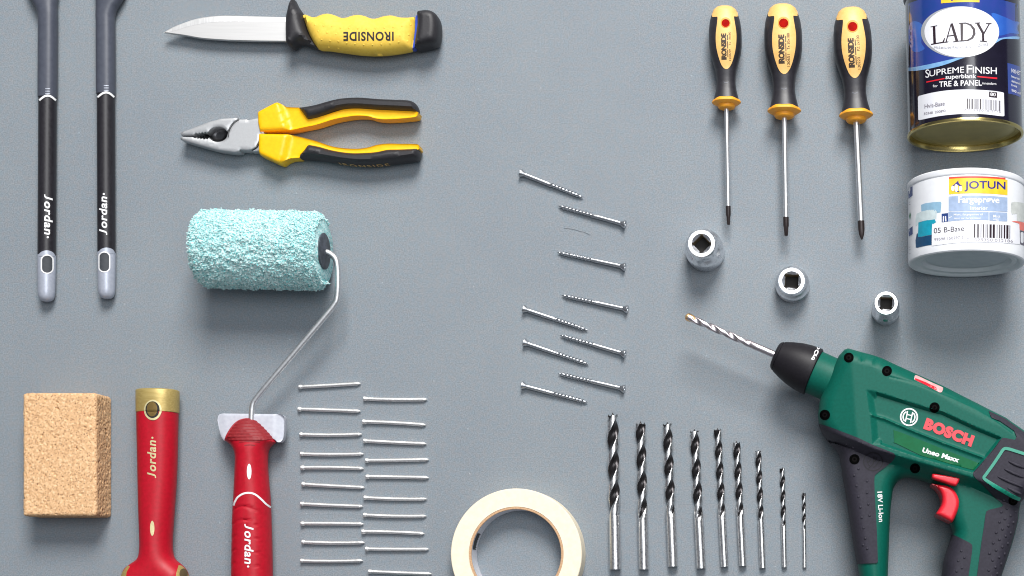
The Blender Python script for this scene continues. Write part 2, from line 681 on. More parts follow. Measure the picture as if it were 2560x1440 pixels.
def table_material():
    m = bpy.data.materials.new('blue_grey_board')
    m.use_nodes = True
    t = m.node_tree
    b = t.nodes['Principled BSDF']
    b.inputs['Roughness'].default_value = 0.62
    b.inputs['Specular IOR Level'].default_value = 0.3
    tc = t.nodes.new('ShaderNodeTexCoord')

    def nz(scale, detail=2.0):
        n = t.nodes.new('ShaderNodeTexNoise')
        n.inputs['Scale'].default_value = scale
        n.inputs['Detail'].default_value = detail
        t.links.new(tc.outputs['Object'], n.inputs['Vector'])
        return n

    def ramp(src, c0, c1, p0, p1):
        r = t.nodes.new('ShaderNodeValToRGB')
        r.color_ramp.elements[0].position = p0
        r.color_ramp.elements[1].position = p1
        r.color_ramp.elements[0].color = (*c0, 1)
        r.color_ramp.elements[1].color = (*c1, 1)
        t.links.new(src, r.inputs[0])
        return r

    def mix(a, bb, mode, fac):
        x = t.nodes.new('ShaderNodeMix')
        x.data_type = 'RGBA'
        x.blend_type = mode
        x.inputs[0].default_value = fac
        t.links.new(a, x.inputs[6])
        t.links.new(bb, x.inputs[7])
        return x.outputs[2]
    fine = nz(1050, 4)
    base = ramp(fine.outputs['Fac'], (0.166, 0.192, 0.216), (0.272, 0.300, 0.326), 0.30, 0.70)
    hue = nz(260, 2)
    tint = ramp(hue.outputs['Fac'], (0.95, 1.0, 1.03), (1.04, 1.0, 0.985), 0.35, 0.65)
    c = mix(base.outputs[0], tint.outputs[0], 'MULTIPLY', 1.0)
    big = nz(9, 3)
    blot = ramp(big.outputs['Fac'], (0.965, 0.97, 0.98), (1.03, 1.027, 1.018), 0.3, 0.7)
    c = mix(c, blot.outputs[0], 'MULTIPLY', 1.0)
    mid = nz(46, 4)
    scf = ramp(mid.outputs['Fac'], (0.982, 0.984, 0.986), (1.016, 1.014, 1.012), 0.32, 0.68)
    c = mix(c, scf.outputs[0], 'MULTIPLY', 1.0)
    vo = t.nodes.new('ShaderNodeTexVoronoi')          # rare pale and dark dust specks
    vo.inputs['Scale'].default_value = 62
    t.links.new(tc.outputs['Object'], vo.inputs['Vector'])
    sp = ramp(vo.outputs['Distance'], (1.6, 1.6, 1.58), (1, 1, 1), 0.030, 0.045)
    c = mix(c, sp.outputs[0], 'MULTIPLY', 0.6)
    t.links.new(c, b.inputs['Base Color'])
    bp = t.nodes.new('ShaderNodeBump')
    bp.inputs['Strength'].default_value = 0.10
    bp.inputs['Distance'].default_value = 0.0002
    n2 = nz(1500, 3)
    t.links.new(n2.outputs['Fac'], bp.inputs['Height'])
    t.links.new(bp.outputs[0], b.inputs['Normal'])
    return m


def cork_material():
    m = MT['tan']
    t = m.node_tree
    b = t.nodes['Principled BSDF']
    tc = t.nodes.new('ShaderNodeTexCoord')
    v = t.nodes.new('ShaderNodeTexVoronoi')
    v.inputs['Scale'].default_value = 1000
    wv = t.nodes.new('ShaderNodeTexNoise')
    wv.inputs['Scale'].default_value = 700
    add = t.nodes.new('ShaderNodeMix')
    add.data_type = 'RGBA'
    add.blend_type = 'LINEAR_LIGHT'
    add.inputs[0].default_value = 0.0012
    t.links.new(tc.outputs['Object'], add.inputs[6])
    t.links.new(wv.outputs['Color'], add.inputs[7])
    t.links.new(add.outputs[2], v.inputs['Vector'])
    r = t.nodes.new('ShaderNodeValToRGB')
    el = r.color_ramp.elements
    el[0].position, el[0].color = 0.0, (0.44, 0.24, 0.105, 1)
    el[1].position, el[1].color = 1.0, (0.86, 0.60, 0.36, 1)
    for p, c in ((0.12, (0.58, 0.34, 0.18)), (0.3, (0.66, 0.395, 0.20)), (0.62, (0.73, 0.455, 0.24)), (0.85, (0.79, 0.52, 0.29))):
        e = el.new(p)
        e.color = (*c, 1)
    sx = t.nodes.new('ShaderNodeSeparateColor')
    t.links.new(v.outputs['Color'], sx.inputs[0])
    t.links.new(sx.outputs[0], r.inputs[0])
    n = t.nodes.new('ShaderNodeTexNoise')
    n.inputs['Scale'].default_value = 900
    n.inputs['Detail'].default_value = 4
    t.links.new(tc.outputs['Object'], n.inputs['Vector'])
    r2 = t.nodes.new('ShaderNodeValToRGB')
    r2.color_ramp.elements[0].position = 0.33
    r2.color_ramp.elements[0].color = (0.20, 0.11, 0.07, 1)
    r2.color_ramp.elements[1].position = 0.40
    r2.color_ramp.elements[1].color = (1, 1, 1, 1)
    t.links.new(n.outputs['Fac'], r2.inputs[0])
    mx = t.nodes.new('ShaderNodeMix')
    mx.data_type = 'RGBA'
    mx.blend_type = 'MULTIPLY'
    mx.inputs[0].default_value = 0.9
    t.links.new(r.outputs[0], mx.inputs[6])
    t.links.new(r2.outputs[0], mx.inputs[7])
    t.links.new(mx.outputs[2], b.inputs['Base Color'])


cork_material()
MT['board'] = table_material()
MT['fleece'] = mat('aqua_fleece', (0.63, 0.90, 0.895), rough=0.9, col2=(0.15, 0.56, 0.58), vscale=800, spec=0.1, lo=0.34, hi=0.54)

# ================================================================ SETTING
m = M()
m.box(-3700, 6300, -4200, 5600, -60, 0)
fb_ = MT['fleece'].node_tree.nodes['Principled BSDF']
fb_.inputs['Subsurface Weight'].default_value = 0.45
fb_.inputs['Subsurface Radius'].default_value = (0.5, 1.0, 1.0)
fb_.inputs['Subsurface Scale'].default_value = 0.0022
tb = build('tabletop', m, MT['board'])
tag(tb, 'blue grey matte tabletop with a fine speckled grain', 'tabletop', kind='structure')


# ================================================================ LONG BLACK TOOL HANDLES (top left)
def tool_handle(label, xt, xb, side, y_neck, y_cap, y_end, hole, text, head):
    h = 21
    cx = (xt + xb) / 2
    x0, y0 = P(cx, 400, h)
    t = thing('long_tool_handle', label, 'tool handle', x0, y0, 'long tool handles')

    def axis(py):
        x = xt + (xb - xt) * (py - 60) / 640.0
        return x
    r = 21.0 * K(h)
    # shaft
    sh = M()
    ys = np.linspace(y_neck, y_cap + 14, 14)
    sh.tube([(*P(axis(y), y, h), h) for y in ys], r, 40)
    build('shaft', sh, MT['shaft'], t)
    bv = sh.bvh()
    # neck sleeve that widens into the tool head beyond the top edge
    nk = M()
    secs = [(y_neck, 1.02, 0, 1.0), (y_neck - 8, 1.05, 0, 1.0), (y_neck - 40, 1.06, 0, 1.0), (160, 1.06, 0, 1.0), (110, 1.06, 0, 1.0)] + head
    rings = []
    for y, wf, dx, hf in cr(secs, 4, False):
        px, pyy = P(axis(y) + dx, y, h)
        ring = []
        for j in range(40):
            a = 2 * PI * j / 40
            c, s = math.cos(a), math.sin(a)
            e = 0.86
            ring.append((px + r * wf * math.copysign(abs(c) ** e, c), pyy, h * 1.02 + 3 * (hf - 1) * 10 + r * hf * math.copysign(abs(s) ** e, s)))
        rings.append(ring)
    nk.loft(rings)
    build('neck_sleeve', nk, MT['slate'], t)
    nb = nk.bvh()
    rb = M()
    for k in range(3):
        yy = y_neck - 11 - 6 * k
        ln = [(axis(yy) - 6 + 12 * i / 5 + side, yy) for i in range(6)]
        decal(rb, stroke(ln, 1.7), nb, 0.5, 3)
    build('neck_ribs', rb, MT['silver'], t, up=True)
    # white arched band
    wbnd = M()
    full = M()
    full.tube([(*P(axis(y), y, h), h) for y in (y_neck - 30, y_neck + 40)], r * 1.06, 48)
    fb = full.bvh()
    arc = [(axis(y_neck) - 20.5 + 41 * i / 12, y_neck + 7 - 13 * math.cos((i / 12 - 0.5 - side * 0.035) * PI * 0.95) + side * (i / 12 - .5) * 2.2) for i in range(13)]
    decal(wbnd, stroke(arc, 5.0), fb, 0.5, 3)
    build('white_band', wbnd, MT['white'], t, up=True)
    # silver end cap
    cp = M()
    rr = []
    for y, f in ((y_cap + 8, 0.96), (y_cap + 12, 1.005), (y_cap + 60, 0.99), (y_end - 24, 0.95), (y_end - 14, 0.88), (y_end - 7, 0.76), (y_end - 3, 0.55), (y_end - 0.5, 0.2)):
        rr.append((y, f))
    rings = []
    for y, f in rr:
        px, pyy = P(axis(y), y, h)
        rings.append([(px + r * f * math.cos(2 * PI * j / 40), pyy, h + r * f * math.sin(2 * PI * j / 40)) for j in range(40)])
    cp.loft(rings)
    # arched tongue of the cap over the shaft
    ax0 = axis(y_cap) + side * 0.4
    decal(cp, [(ax0 - 20, y_cap + 14)] + [(ax0 + 20 * math.sin((i / 14 - .5) * PI), y_cap + 13 - 14 * math.cos((i / 14 - .5) * PI)) for i in range(1, 14)] + [(ax0 + 20, y_cap + 14)], fb2(axis, y_cap, h, r), 0.6, 3, 1.5)
    c = build('end_cap', cp, MT['silver'], t)
    cb = cp.bvh()
    hl = M()
    hx, hy, hw, hh = hole
    pts = []
    for i in range(10):
        a = PI + PI * i / 9
        pts.append((hx + hw * math.cos(a), hy - hh + hw * 0.9 + hw * 0.9 * math.sin(a)))
    for i in range(10):
        a = PI * i / 9
        pts.append((hx + hw * math.cos(a), hy + hh - hw * 0.9 + hw * 0.9 * math.sin(a)))
    decal(hl, pts, cb, 0.5, 3)
    build('hanging_hole', hl, MT['greyhole'], c, up=True)
    rm = M()
    big = [(hx + (x - hx) * 1.26, hy + (y - hy) * 1.12) for x, y in pts]
    decal(rm, [big, pts], cb, 0.8, 3)
    build('hole_rim', rm, MT['white'], c, up=True)
    lt = M()
    wordmark(lt, *text, bv, 0.35)
    build('lettering', lt, MT['white'], t, up=True)


def wordmark(m, x, y, L, h, sg, bvh, eps):
    """the maker's word, read downward (sg 1) or upward (sg -1)"""
    letters(m, 'J', (x, y), (0, sg * L * 0.15), (sg * h, 0), bvh, eps, shear=0.2, bold=0.018, grid=3)
    letters(m, 'ordan', (x, y + sg * L * 0.175), (0, sg * L * 0.825), (sg * h, 0), bvh, eps, shear=0.2, bold=0.024, space=1.1, grid=3)
    decal(m, ellipse(x + sg * h * 0.42, y + sg * (L + 6), 2.7, 2.7, 12), bvh, eps, 3)


def fb2(axis, y_cap, h, r):
    q = M()
    q.tube([(*P(axis(y), y, h), h) for y in (y_cap - 30, y_cap + 40)], r * 1.01, 48)
    return q.bvh()


tool_handle('long black tool handle at the far left, its white lettering reading downward', 120, 116.5, 0, 245, 627, 755, (118, 660.5, 12.5, 21.5),
            (110.5, 486, 101, 21, 1),
            [(60, 1.06, 0, 1.0), (36, 1.10, -1, 1.0), (20, 1.22, -4, 1.0), (6, 1.45, -8, 1.0), (-18, 1.8, -13, 1.0), (-60, 2.2, -17, 1.0)])
tool_handle('long black tool handle second from the left, its white lettering reading upward', 264, 266.5, 1, 237, 620, 748, (261, 655, 11.5, 23.5),
            (268, 587, 96, 20, -1),
            [(60, 1.05, 0, 1.0), (40, 1.08, 0, 1.0), (22, 1.2, 3, 1.0), (6, 1.45, 8, 1.0), (-18, 1.8, 13, 1.0), (-60, 2.2, 16, 1.0)])

# ================================================================ KNIFE
zk = Z(380, 0, 3.349)
t = thing('sheath_knife', 'fixed blade knife with a yellow scalloped handle and black guard', 'knife', *P(760, 90, 30))
hb = 26
m = M()
blade = cr(zk([(100, 275), (165, 238), (250, 203), (370, 162), (500, 139), (620, 131)]), 5, False) + zk([(900, 140), (1180, 150), (1180, 350), (900, 347)]) + cr(zk([(640, 340), (430, 325), (280, 300), (170, 285)]), 4, False)
spine = zk([(140, 268), (300, 222), (430, 192), (560, 181), (700, 180), (1190, 184)])
sp_ = np.array(PL(spine, hb))


def blade_z(v):
    yl = np.interp(v[:, 0], sp_[:, 0], sp_[:, 1])
    return -np.clip((yl - v[:, 1]) / 13.0, 0, 1) * 1.6


ex = PL(resample(spine, 4), hb)
puff(m, PL(blade, hb), hb - 6, hb + 4, 1.2, 1.2, 7, nb=1, zfun=blade_z, bstep=5, extra=ex)
bl_ = build('blade', m, MT['blade'], t, sharp=6)
bb_ = m.bvh()
m = M()
up_edge = cr(zk([(125, 268), (165, 242), (250, 207), (370, 166), (500, 143), (620, 135)]), 5, False) + zk([(900, 144), (1170, 153)])
decal(m, up_edge + [p for p in reversed(zk([(140, 270), (300, 222), (430, 194), (560, 183), (700, 181), (1170, 184)]))], bb_, 0.25, 5)
build('ground_edge', m, MT['bevel'], bl_, up=True)
hk = 36
m = M()
hd = zk([(1270, 140), (1300, 131), (1330, 142), (1360, 153), (1390, 150), (1420, 136), (1480, 123), (1540, 135), (1580, 152), (1610, 160), (1645, 155), (1680, 143), (1740, 133), (1800, 145), (1835, 160), (1870, 166), (1905, 160), (1940, 148), (2010, 138), (2060, 148), (2100, 156), (2160, 156)])
out = cr(hd, 3, False) + zk([(2216, 150), (2213, 280), (2190, 430)]) + cr(zk([(2190, 430), (2060, 455), (1900, 470), (1750, 465), (1600, 445), (1480, 428), (1395, 415), (1330, 310), (1295, 220)]), 3, False)[1:]
puff(m, PL(out, hk), 4, 72, 34, None, 7, bstep=5)
bk = m.bvh()
for (x, y) in [(1365, 208), (1435, 215), (1505, 220), (1578, 232), (1650, 237), (1722, 238), (1796, 240), (1870, 238), (1945, 234), (2018, 228), (2092, 220), (2165, 208),
               (1392, 262), (1465, 272), (1540, 285), (2075, 298), (2148, 290), (1420, 332), (1490, 340), (1560, 345), (1630, 360), (1700, 368), (1772, 374), (1845, 374), (1920, 370), (1992, 362), (2065, 352), (2138, 345), (1480, 395), (1560, 405)]:
    p = shoot(bk, *zk((x, y)), -1.4)
    m.dome(p, 3.0, 2.3, 10)
hnd = build('handle', m, MT['yellow'], t)
m = M()
letters(m, 'IRONSIDE', zk((2024, 264)), (-422 / 3.349, 2 / 3.349), (0, 78 / 3.349), bk, 0.4, bold=0.03, space=1.12, grid=8)
build('lettering', m, MT['black'], hnd, up=True)
m = M()
g = cr(zk([(1190, 1), (1204, 8), (1230, 60), (1280, 132)]), 4, False) + cr(zk([(1290, 200), (1322, 300), (1400, 416)]), 4, False) + cr(zk([(1330, 388), (1285, 374), (1240, 378), (1205, 408), (1175, 410), (1148, 390), (1138, 340), (1138, 180), (1150, 110), (1164, 50)]), 4, False)
puff(m, PL(g, hk), 5, 72, 20, 26, 6, bstep=4)
build('guard', m, MT['rubber'], t)
m = M()
puff(m, PL(zk([(2214, 149), (2246, 126), (2240, 280), (2222, 412), (2188, 432), (2209, 280)]), hk), 3, 73, 22, None, 6, bstep=4)
build('accent_ring', m, MT['blue_ring'], t)
m = M()
pm = cr(zk([(2238, 130), (2270, 114), (2330, 110), (2380, 128), (2410, 170), (2420, 250), (2410, 345), (2380, 386), (2320, 403), (2260, 416), (2218, 412), (2232, 300), (2243, 200)]), 4)
puff(m, PL(pm, hk), 2, 76, 17, 24, 6, bstep=4)
build('pommel', m, MT['rubber'], t)

# ================================================================ PLIERS
t = thing('combination_pliers', 'steel combination pliers with yellow and black handles', 'pliers', *P(750, 340, 30))
hj = 40
hole = [(555 + 80 * math.cos(a), 1128 + 62 * math.sin(a)) for a in np.linspace(math.radians(-20), math.radians(-158), 12)]
upj = zk([(243, 1120), (250, 1106), (330, 1078), (480, 1020), (580, 994), (722, 986), (729, 1000), (690, 1022), (662, 1056), (645, 1090)] + hole +
         [(470, 1112), (460, 1121), (449, 1109), (436, 1122), (424, 1110), (410, 1124), (399, 1114), (386, 1127), (374, 1118), (352, 1133), (243, 1134)])
m = M()
puff(m, PL(upj, hj), 12, 44, 4, 4, 6, nb=2, bstep=4)
tang = zk([(918, 1130), (945, 1135), (945, 1262), (834, 1268), (880, 1238), (906, 1192), (914, 1160)])
puff(m, PL(tang, hj), 12, 41, 3, 3, 6, nb=2, bstep=4)
build('upper_jaw', m, MT['plier'], t)
hole2 = [(555 + 80 * math.cos(a), 1128 + 62 * math.sin(a)) for a in np.linspace(math.radians(158), math.radians(20), 12)]
loj = zk([(243, 1149), (345, 1150), (368, 1160), (378, 1150), (390, 1166), (402, 1155), (414, 1168), (427, 1158), (440, 1171), (454, 1160), (468, 1170)] + hole2 +
         [(645, 1098), (664, 1060), (692, 1026), (730, 1003), (797, 1001), (811, 1009), (852, 998), (908, 990), (945, 990), (945, 1126), (913, 1130), (908, 1165), (900, 1190), (876, 1234), (838, 1257), (800, 1262), (745, 1258), (735, 1276), (690, 1279), (560, 1262), (420, 1225), (300, 1190), (243, 1171)])
m = M()
puff(m, PL(loj, hj), 10, 46, 3.5, 3.5, 6, nb=2, bstep=4)
lj = build('lower_jaw', m, MT['plier'], t)
bj_ = m.bvh()
m = M()
for ln in ([(730, 1004), (692, 1028), (665, 1062), (648, 1096), (640, 1150)], [(914, 1132), (908, 1166), (899, 1192), (875, 1236), (838, 1257)]):
    decal(m, stroke(cr(zk(ln), 5, False), 1.5), bj_, 0.35, 3)
build('joint_seam', m, MT['dark'], lj, up=True)
m = M()
rings = []
cx, cy = P(*zk((560, 1128)), 20)
for rr_, zz in ((30, 40), (27, 28), (20, 17), (10, 12), (1, 11)):
    rings.append([(cx + rr_ * math.cos(2 * PI * j / 32), cy + rr_ * 0.82 * math.sin(2 * PI * j / 32), zz) for j in range(32)])
m.loft(rings, False, True)
build('pipe_grip_hollow', m, MT['darksteel'], t)
m = M()
puff(m, PL(zk([(340, 1120), (640, 1060), (640, 1180), (345, 1150)]), 11), 8, 12, 1, 1, 8, nb=1)
build('hole_shade_plate', m, MT['darksteel'], t)  # dark plate added under the jaw hole, standing in for its shade
m = M()
puff(m, PL(zk([(905, 1100), (935, 1100), (935, 1145), (905, 1145)]), 20), 12, 32, 3, 3, 5, nb=1)
build('return_stop', m, MT['dark'], t)
hg = 28


def crease(x0, y0, x1, y1, wd, dz):
    a, b = np.array(P(*zk((x0, y0)), hg)), np.array(P(*zk((x1, y1)), hg))
    n = np.array([-(b - a)[1], (b - a)[0]])
    n /= np.linalg.norm(n)
    if n[0] < 0:
        n = -n

    def f(v):
        return -dz * np.clip(((v - a) @ n) / wd, 0, 1)
    return f


ug = zk([(910, 958), (1055, 882), (1075, 878), (1096, 886), (1150, 915), (1250, 919), (1330, 1015)]) + cr(zk([(1330, 1015), (1420, 998), (1560, 953), (1640, 933), (1750, 928), (1900, 938), (2100, 947), (2232, 953), (2240, 970), (2220, 996), (2080, 1011), (1960, 1016), (1880, 1006), (1830, 991), (1740, 985), (1650, 995), (1540, 1016), (1400, 1060), (1300, 1081), (1180, 1106), (1050, 1116)]), 4, False)[1:] + zk([(928, 1121), (914, 1050)])
m = M()
puff(m, PL(ug, hg), 3, 56, 9, 9, 6, bstep=5, zfun=crease(1075, 880, 1130, 1070, 14, 12))
build('grip_core', m, MT['pyellow'], t)
lg = zk([(920, 1139), (1160, 1143)]) + cr(zk([(1160, 1143), (1260, 1163), (1400, 1200), (1520, 1240), (1620, 1257), (1740, 1262), (1830, 1250), (1900, 1230), (1990, 1219), (2100, 1221), (2235, 1224), (2250, 1243), (2242, 1268), (2100, 1270), (1990, 1273), (1900, 1290), (1800, 1298), (1700, 1300), (1600, 1290), (1500, 1270), (1420, 1247), (1335, 1230)]), 4, False)[1:] + zk([(1262, 1312), (1256, 1336), (1180, 1341), (1140, 1357), (1102, 1386), (1070, 1379), (925, 1312), (918, 1280)])
m = M()
puff(m, PL(lg, hg), 3, 56, 9, 9, 6, bstep=5, zfun=crease(1140, 1200, 1100, 1380, 14, 12))
build('grip_core', m, MT['pyellow'], t)
ub = cr(zk([(1244, 916), (1310, 908), (1400, 890), (1540, 851), (1640, 836), (1760, 832), (1900, 843), (2050, 850), (2160, 855), (2212, 874), (2236, 915), (2236, 958)]), 4, False) + cr(zk([(2236, 958), (2100, 950), (1900, 941), (1750, 931), (1640, 936), (1540, 959), (1420, 1003), (1324, 1022)]), 4, False)[1:]
m = M()
puff(m, PL(ub, hg), 0, 63, 16, 26, 6, bstep=5)
build('grip_sleeve', m, MT['rubber'], t)
lb = cr(zk([(1328, 1224), (1420, 1242), (1500, 1265), (1600, 1285), (1700, 1295), (1800, 1293), (1900, 1285), (1990, 1267), (2100, 1264), (2244, 1258)]), 4, False) + cr(zk([(2250, 1300), (2240, 1336), (2200, 1351), (2050, 1372), (1900, 1390), (1750, 1393), (1600, 1377), (1450, 1352), (1300, 1338), (1254, 1336), (1262, 1312)]), 4, False)
m = M()
puff(m, PL(lb, hg), 0, 63, 16, 26, 6, bstep=5)
sl = build('grip_sleeve', m, MT['rubber'], t)
# lettering moulded on the side of the lower sleeve
bs = m.bvh()
v_, f_ = text2d('IRONSIDE', 0, 0.01, 1.3)
m = M()
pts = []
for u, vv_ in v_:
    x, _y = P(*zk((1575 + 415 * u, 1390)), hg)
    hit, nrm, _, _ = bs.ray_cast(Vector((x, 900, 22 + 20 * vv_)), Vector((0, -1, 0)))
    pts.append((hit + nrm * 0.8) if hit else Vector((x, P(850, 416, 20)[1], 22 + 20 * vv_)))
m.add(pts, f_)
build('lettering', m, MT['amber'], sl)

# ================================================================ PAINT ROLLER
t = thing('paint_roller', 'small paint roller with a fluffy aqua sleeve and red handle', 'paint roller', *P(640, 900, 50))
hr = 97
ax_l, ax_r = P(502, 622, hr), P(809, 628, hr)
A = Vector((ax_l[0], ax_l[1], hr))
D = Vector((ax_r[0] - ax_l[0], ax_r[1] - ax_l[1], 0))
LL = D.length
D.normalize()
U = Vector((-D.y, D.x, 0))
W = Vector((0, 0, 1))
m = M()
R0 = 90.0
NS, NT = 190, 330
rings = []


def pile(s, th):
    p = Vector((s * 0.05, math.cos(th) * 4.4, math.sin(th) * 4.4))
    a = noise.noise(p * 0.9) * 3.4 + noise.noise(p * 2.0 + Vector((7, 3, 1))) * 3.2
    b = noise.noise(p * 5.2 + Vector((1, 9, 4))) * 2.6
    return a + b + abs(noise.noise(p * 2.7 + Vector((3, 3, 8)))) * -4.2 + 0.6


for i in range(NS + 1):
    s = LL * i / NS
    e = min(s, LL - s)
    rr_ = R0 - 13 * (1 - min(1, e / 18.0)) ** 2.2 + 2.5 * math.sin(PI * i / NS)
    ring = []
    for j in range(NT):
        th = 2 * PI * j / NT
        r_ = rr_ + pile(s, th)
        ring.append(A + D * (s + noise.noise(Vector((th * 3, s * .1, 2))) * 2) + U * (r_ * math.cos(th)) + W * (r_ * math.sin(th)))
    rings.append(ring)
m.loft(rings)
# tufts of pile, thousands of small loops
ico = bmesh.new()
bmesh.ops.create_icosphere(ico, subdivisions=1, radius=1)
iv = np.array([tuple(v.co) for v in ico.verts])
if_ = [tuple(v.index for v in f.verts) for f in ico.faces]
ico.free()
for k in range(12500):
    s = rng.uniform(-3, LL + 3)
    th = rng.uniform(-0.5, PI + 0.5)
    e = min(s, LL - s)
    rr_ = R0 - 13 * (1 - min(1, max(0, e) / 18.0)) ** 2.2 + pile(s, th) + rng.uniform(-0.5, 3.6)
    c = A + D * s + U * (rr_ * math.cos(th)) + W * (rr_ * math.sin(th))
    sc = np.array([rng.uniform(2.2, 6.0), rng.uniform(0.9, 1.9), rng.uniform(0.9, 1.9)])
    q = Matrix.Rotation(rng.uniform(0, 6.28), 3, Vector(rng.normal(size=3)).normalized())
    vs = (iv * sc) @ np.array(q).T + np.array(c)
    m.add(vs, if_)
build('sleeve', m, MT['fleece'], t, sharp=180, merge=False)
m = M()
m.lathe(A + D * LL, D, [(-20, 44), (3.0, 44), (4.0, 42), (4.0, 20), (7, 14), (8, 8), (8, 1)], 48)
build('end_cap', m, mat('dark_grey_plastic', '#4a4f59', rough=0.5, col2='#3b4048', vscale=260, lo=0.45, hi=0.55), t)
m = M()
m.lathe(A + D * 20, -D, [(0, 64), (23, 64), (25, 60), (20, 54), (20, 1)], 40)
build('end_cap', m, MT['slate'], t)
wire = cr([(*P(800, 628, 97), 97), (*P(816, 630, 97), 97), (*P(828, 636, 96), 96), (*P(841, 652, 95), 95), (*P(845, 690, 92), 92), (*P(843, 742, 88), 88), (*P(834, 764, 86), 86), (*P(800, 806, 82), 82), (*P(740, 877, 74), 74), (*P(680, 948, 66), 66), (*P(642, 994, 60), 60), (*P(632, 1012, 58), 58), (*P(629, 1040, 56), 56), (*P(629, 1070, 54), 54)], 6, False)
m = M()
m.tube(wire, 7.2, 18)
build('wire_frame', m, mat('plated_wire', (0.85, 0.86, 0.88), rough=0.45, metal=1.0, vscale=600), t)
zr = Z(500, 1000, 3.271)
hp = 48
gp = cr(zr([(148, 165), (160, 122), (200, 111)]), 4, False) + zr([(430, 114), (660, 117)]) + cr(zr([(660, 117), (688, 132), (695, 170), (690, 290), (672, 335), (642, 346), (600, 320), (500, 300), (400, 296), (300, 300), (235, 332), (205, 338), (178, 300), (160, 230)]), 4, False)[1:]
vx = P(*zr((610, 200)), hp)[0]


def guard_z(v):
    return -np.clip((v[:, 0] - vx) / 26.0, 0, 1) * 14 - np.clip((P(*zr((215, 200)), hp)[0] - v[:, 0]) / 20.0, 0, 1) * 5


m = M()
puff(m, PL(gp, hp), 30, 56, 4, 4, 6, nb=2, bstep=5, zfun=guard_z)
build('hook_guard', m, MT['cap_white'], t, sharp=25)
hh_ = 50
left = [(207, 335), (232, 350), (262, 375), (283, 408), (294, 450), (296, 500), (291, 640), (283, 800), (276, 900), (271, 1050), (268, 1250), (265, 1500), (262, 2100)]
right = [(618, 345), (588, 368), (562, 400), (551, 450), (551, 560), (560, 680), (571, 800), (577, 950), (582, 1100), (586, 1250), (590, 1500), (594, 2100)]
dome = [(213, 318), (226, 280), (270, 210), (320, 166), (380, 148), (440, 158), (500, 200), (560, 260), (603, 318)]
rh = cr(zr(dome), 3, False) + cr(zr(right), 4, False) + cr(zr(left[::-1]), 4, False)
gy0 = P(*zr((0, 880)), hh_)[1]
gxm = P(*zr((425, 0)), hh_)[0]
gy1 = P(*zr((0, 1000)), hh_)[1]


def grooves(v):
    x = (v[:, 0] - gxm)
    yy = v[:, 1] - 0.012 * x * x - 0.12 * x
    ph = (yy - gy0) / 33.0
    gr = np.exp(-((ph - np.round(ph)) * 33 / 2.4) ** 2) * 3.6
    on = (v[:, 1] > gy0 - 6) & ((np.abs(x) > 22) | (v[:, 1] < gy1))
    sl_ = -np.clip((P(*zr((0, 400)), hh_)[1] - v[:, 1]) / 75.0, 0, 1) * 16
    return -gr * on + sl_


m = M()
puff(m, PL(rh, hh_), 4, 98, 40, None, 3.0, bstep=4, nb=6, zfun=grooves)
hd_ = build('handle', m, MT['red'], t, sharp=60)
bh = m.bvh()
m = M()
pad = cr(zr([(222, 318), (236, 282), (276, 215), (322, 172), (380, 154), (440, 164), (496, 206), (552, 264), (594, 314), (560, 322), (480, 330), (400, 333), (300, 328)]), 3)
pv, pf, prs = fill([pad], 1.9, (), None, 1.9)
for i_, (x, y) in enumerate(pv):
    pass
pts = []
for x, y in pv:
    rib = 1.3 * (0.5 + 0.5 * math.cos((y - 1046) * 2 * PI / 7.6))
    pts.append(shoot(bh, x, y, 0.5 + rib))
m.add(pts, pf)
build('thumb_pad', m, MT['red_dark'], hd_, up=True)
m = M()
for (xa, xb, y) in ((300, 520, 318), (320, 490, 345), (362, 450, 372)):
    decal(m, stroke(zr([(xa + (xb - xa) * i / 8, y - 6 * math.sin(PI * i / 8)) for i in range(9)]), 2.2), bh, 0.7, 3)
build('pad_ribs', m, MT['red_dark'], hd_, up=True)
m = M()
ln = cr(zr([(276, 862), (288, 830), (310, 795), (350, 768), (400, 759), (450, 772), (500, 812), (540, 852), (578, 878)]), 4, False)
decal(m, stroke(ln, 4.6), bh, 0.7, 3)
build('white_band', m, MT['white'], hd_, up=True)
m = M()
decal(m, ellipse(*zr((402, 585)), 5.6, 19.5, 30), bh, 0.5, 4)
build('white_marker', m, MT['white'], hd_, up=True)
m = M()
wordmark(m, *zr((364, 1014)), 328 / 3.271, 73 / 3.271, 1, bh, 1.0)
build('lettering', m, MT['white'], hd_, up=True)

# ================================================================ RED BRUSH HANDLE (bottom left)
zb = Z(0, 940, 2.879)
hq = 45
t = thing('paint_tool_handle', 'red handle with gold end cap and gold lettering, cut off by the lower frame edge', 'tool handle', *P(390, 1250, hq))
lft = [(990, 160), (990, 320), (996, 600), (1002, 900), (1010, 1150), (1010, 1250), (996, 1312), (950, 1348), (908, 1380), (886, 1420), (872, 1480), (868, 1600), (868, 1750)]
rgt = [(1278, 160), (1277, 320), (1268, 700), (1252, 950), (1238, 1150), (1238, 1250), (1254, 1312), (1298, 1352), (1330, 1385), (1348, 1420), (1358, 1480), (1362, 1600), (1362, 1750)]
ol = zb([lft[0]]) + zb([rgt[0]]) + cr(zb(rgt), 4, False)[1:] + cr(zb(lft[::-1]), 4, False)[:-1]
m = M()
puff(m, PL(ol, hq), 4, 86, 40, None, 5.5, bstep=5, nb=6)
hd_ = build('handle', m, MT['red'], t, sharp=50)
bh = m.bvh()
m = M()
cap = zb([(988, 104), (1000, 100), (1270, 100), (1281, 104), (1280, 262), (988, 262)])
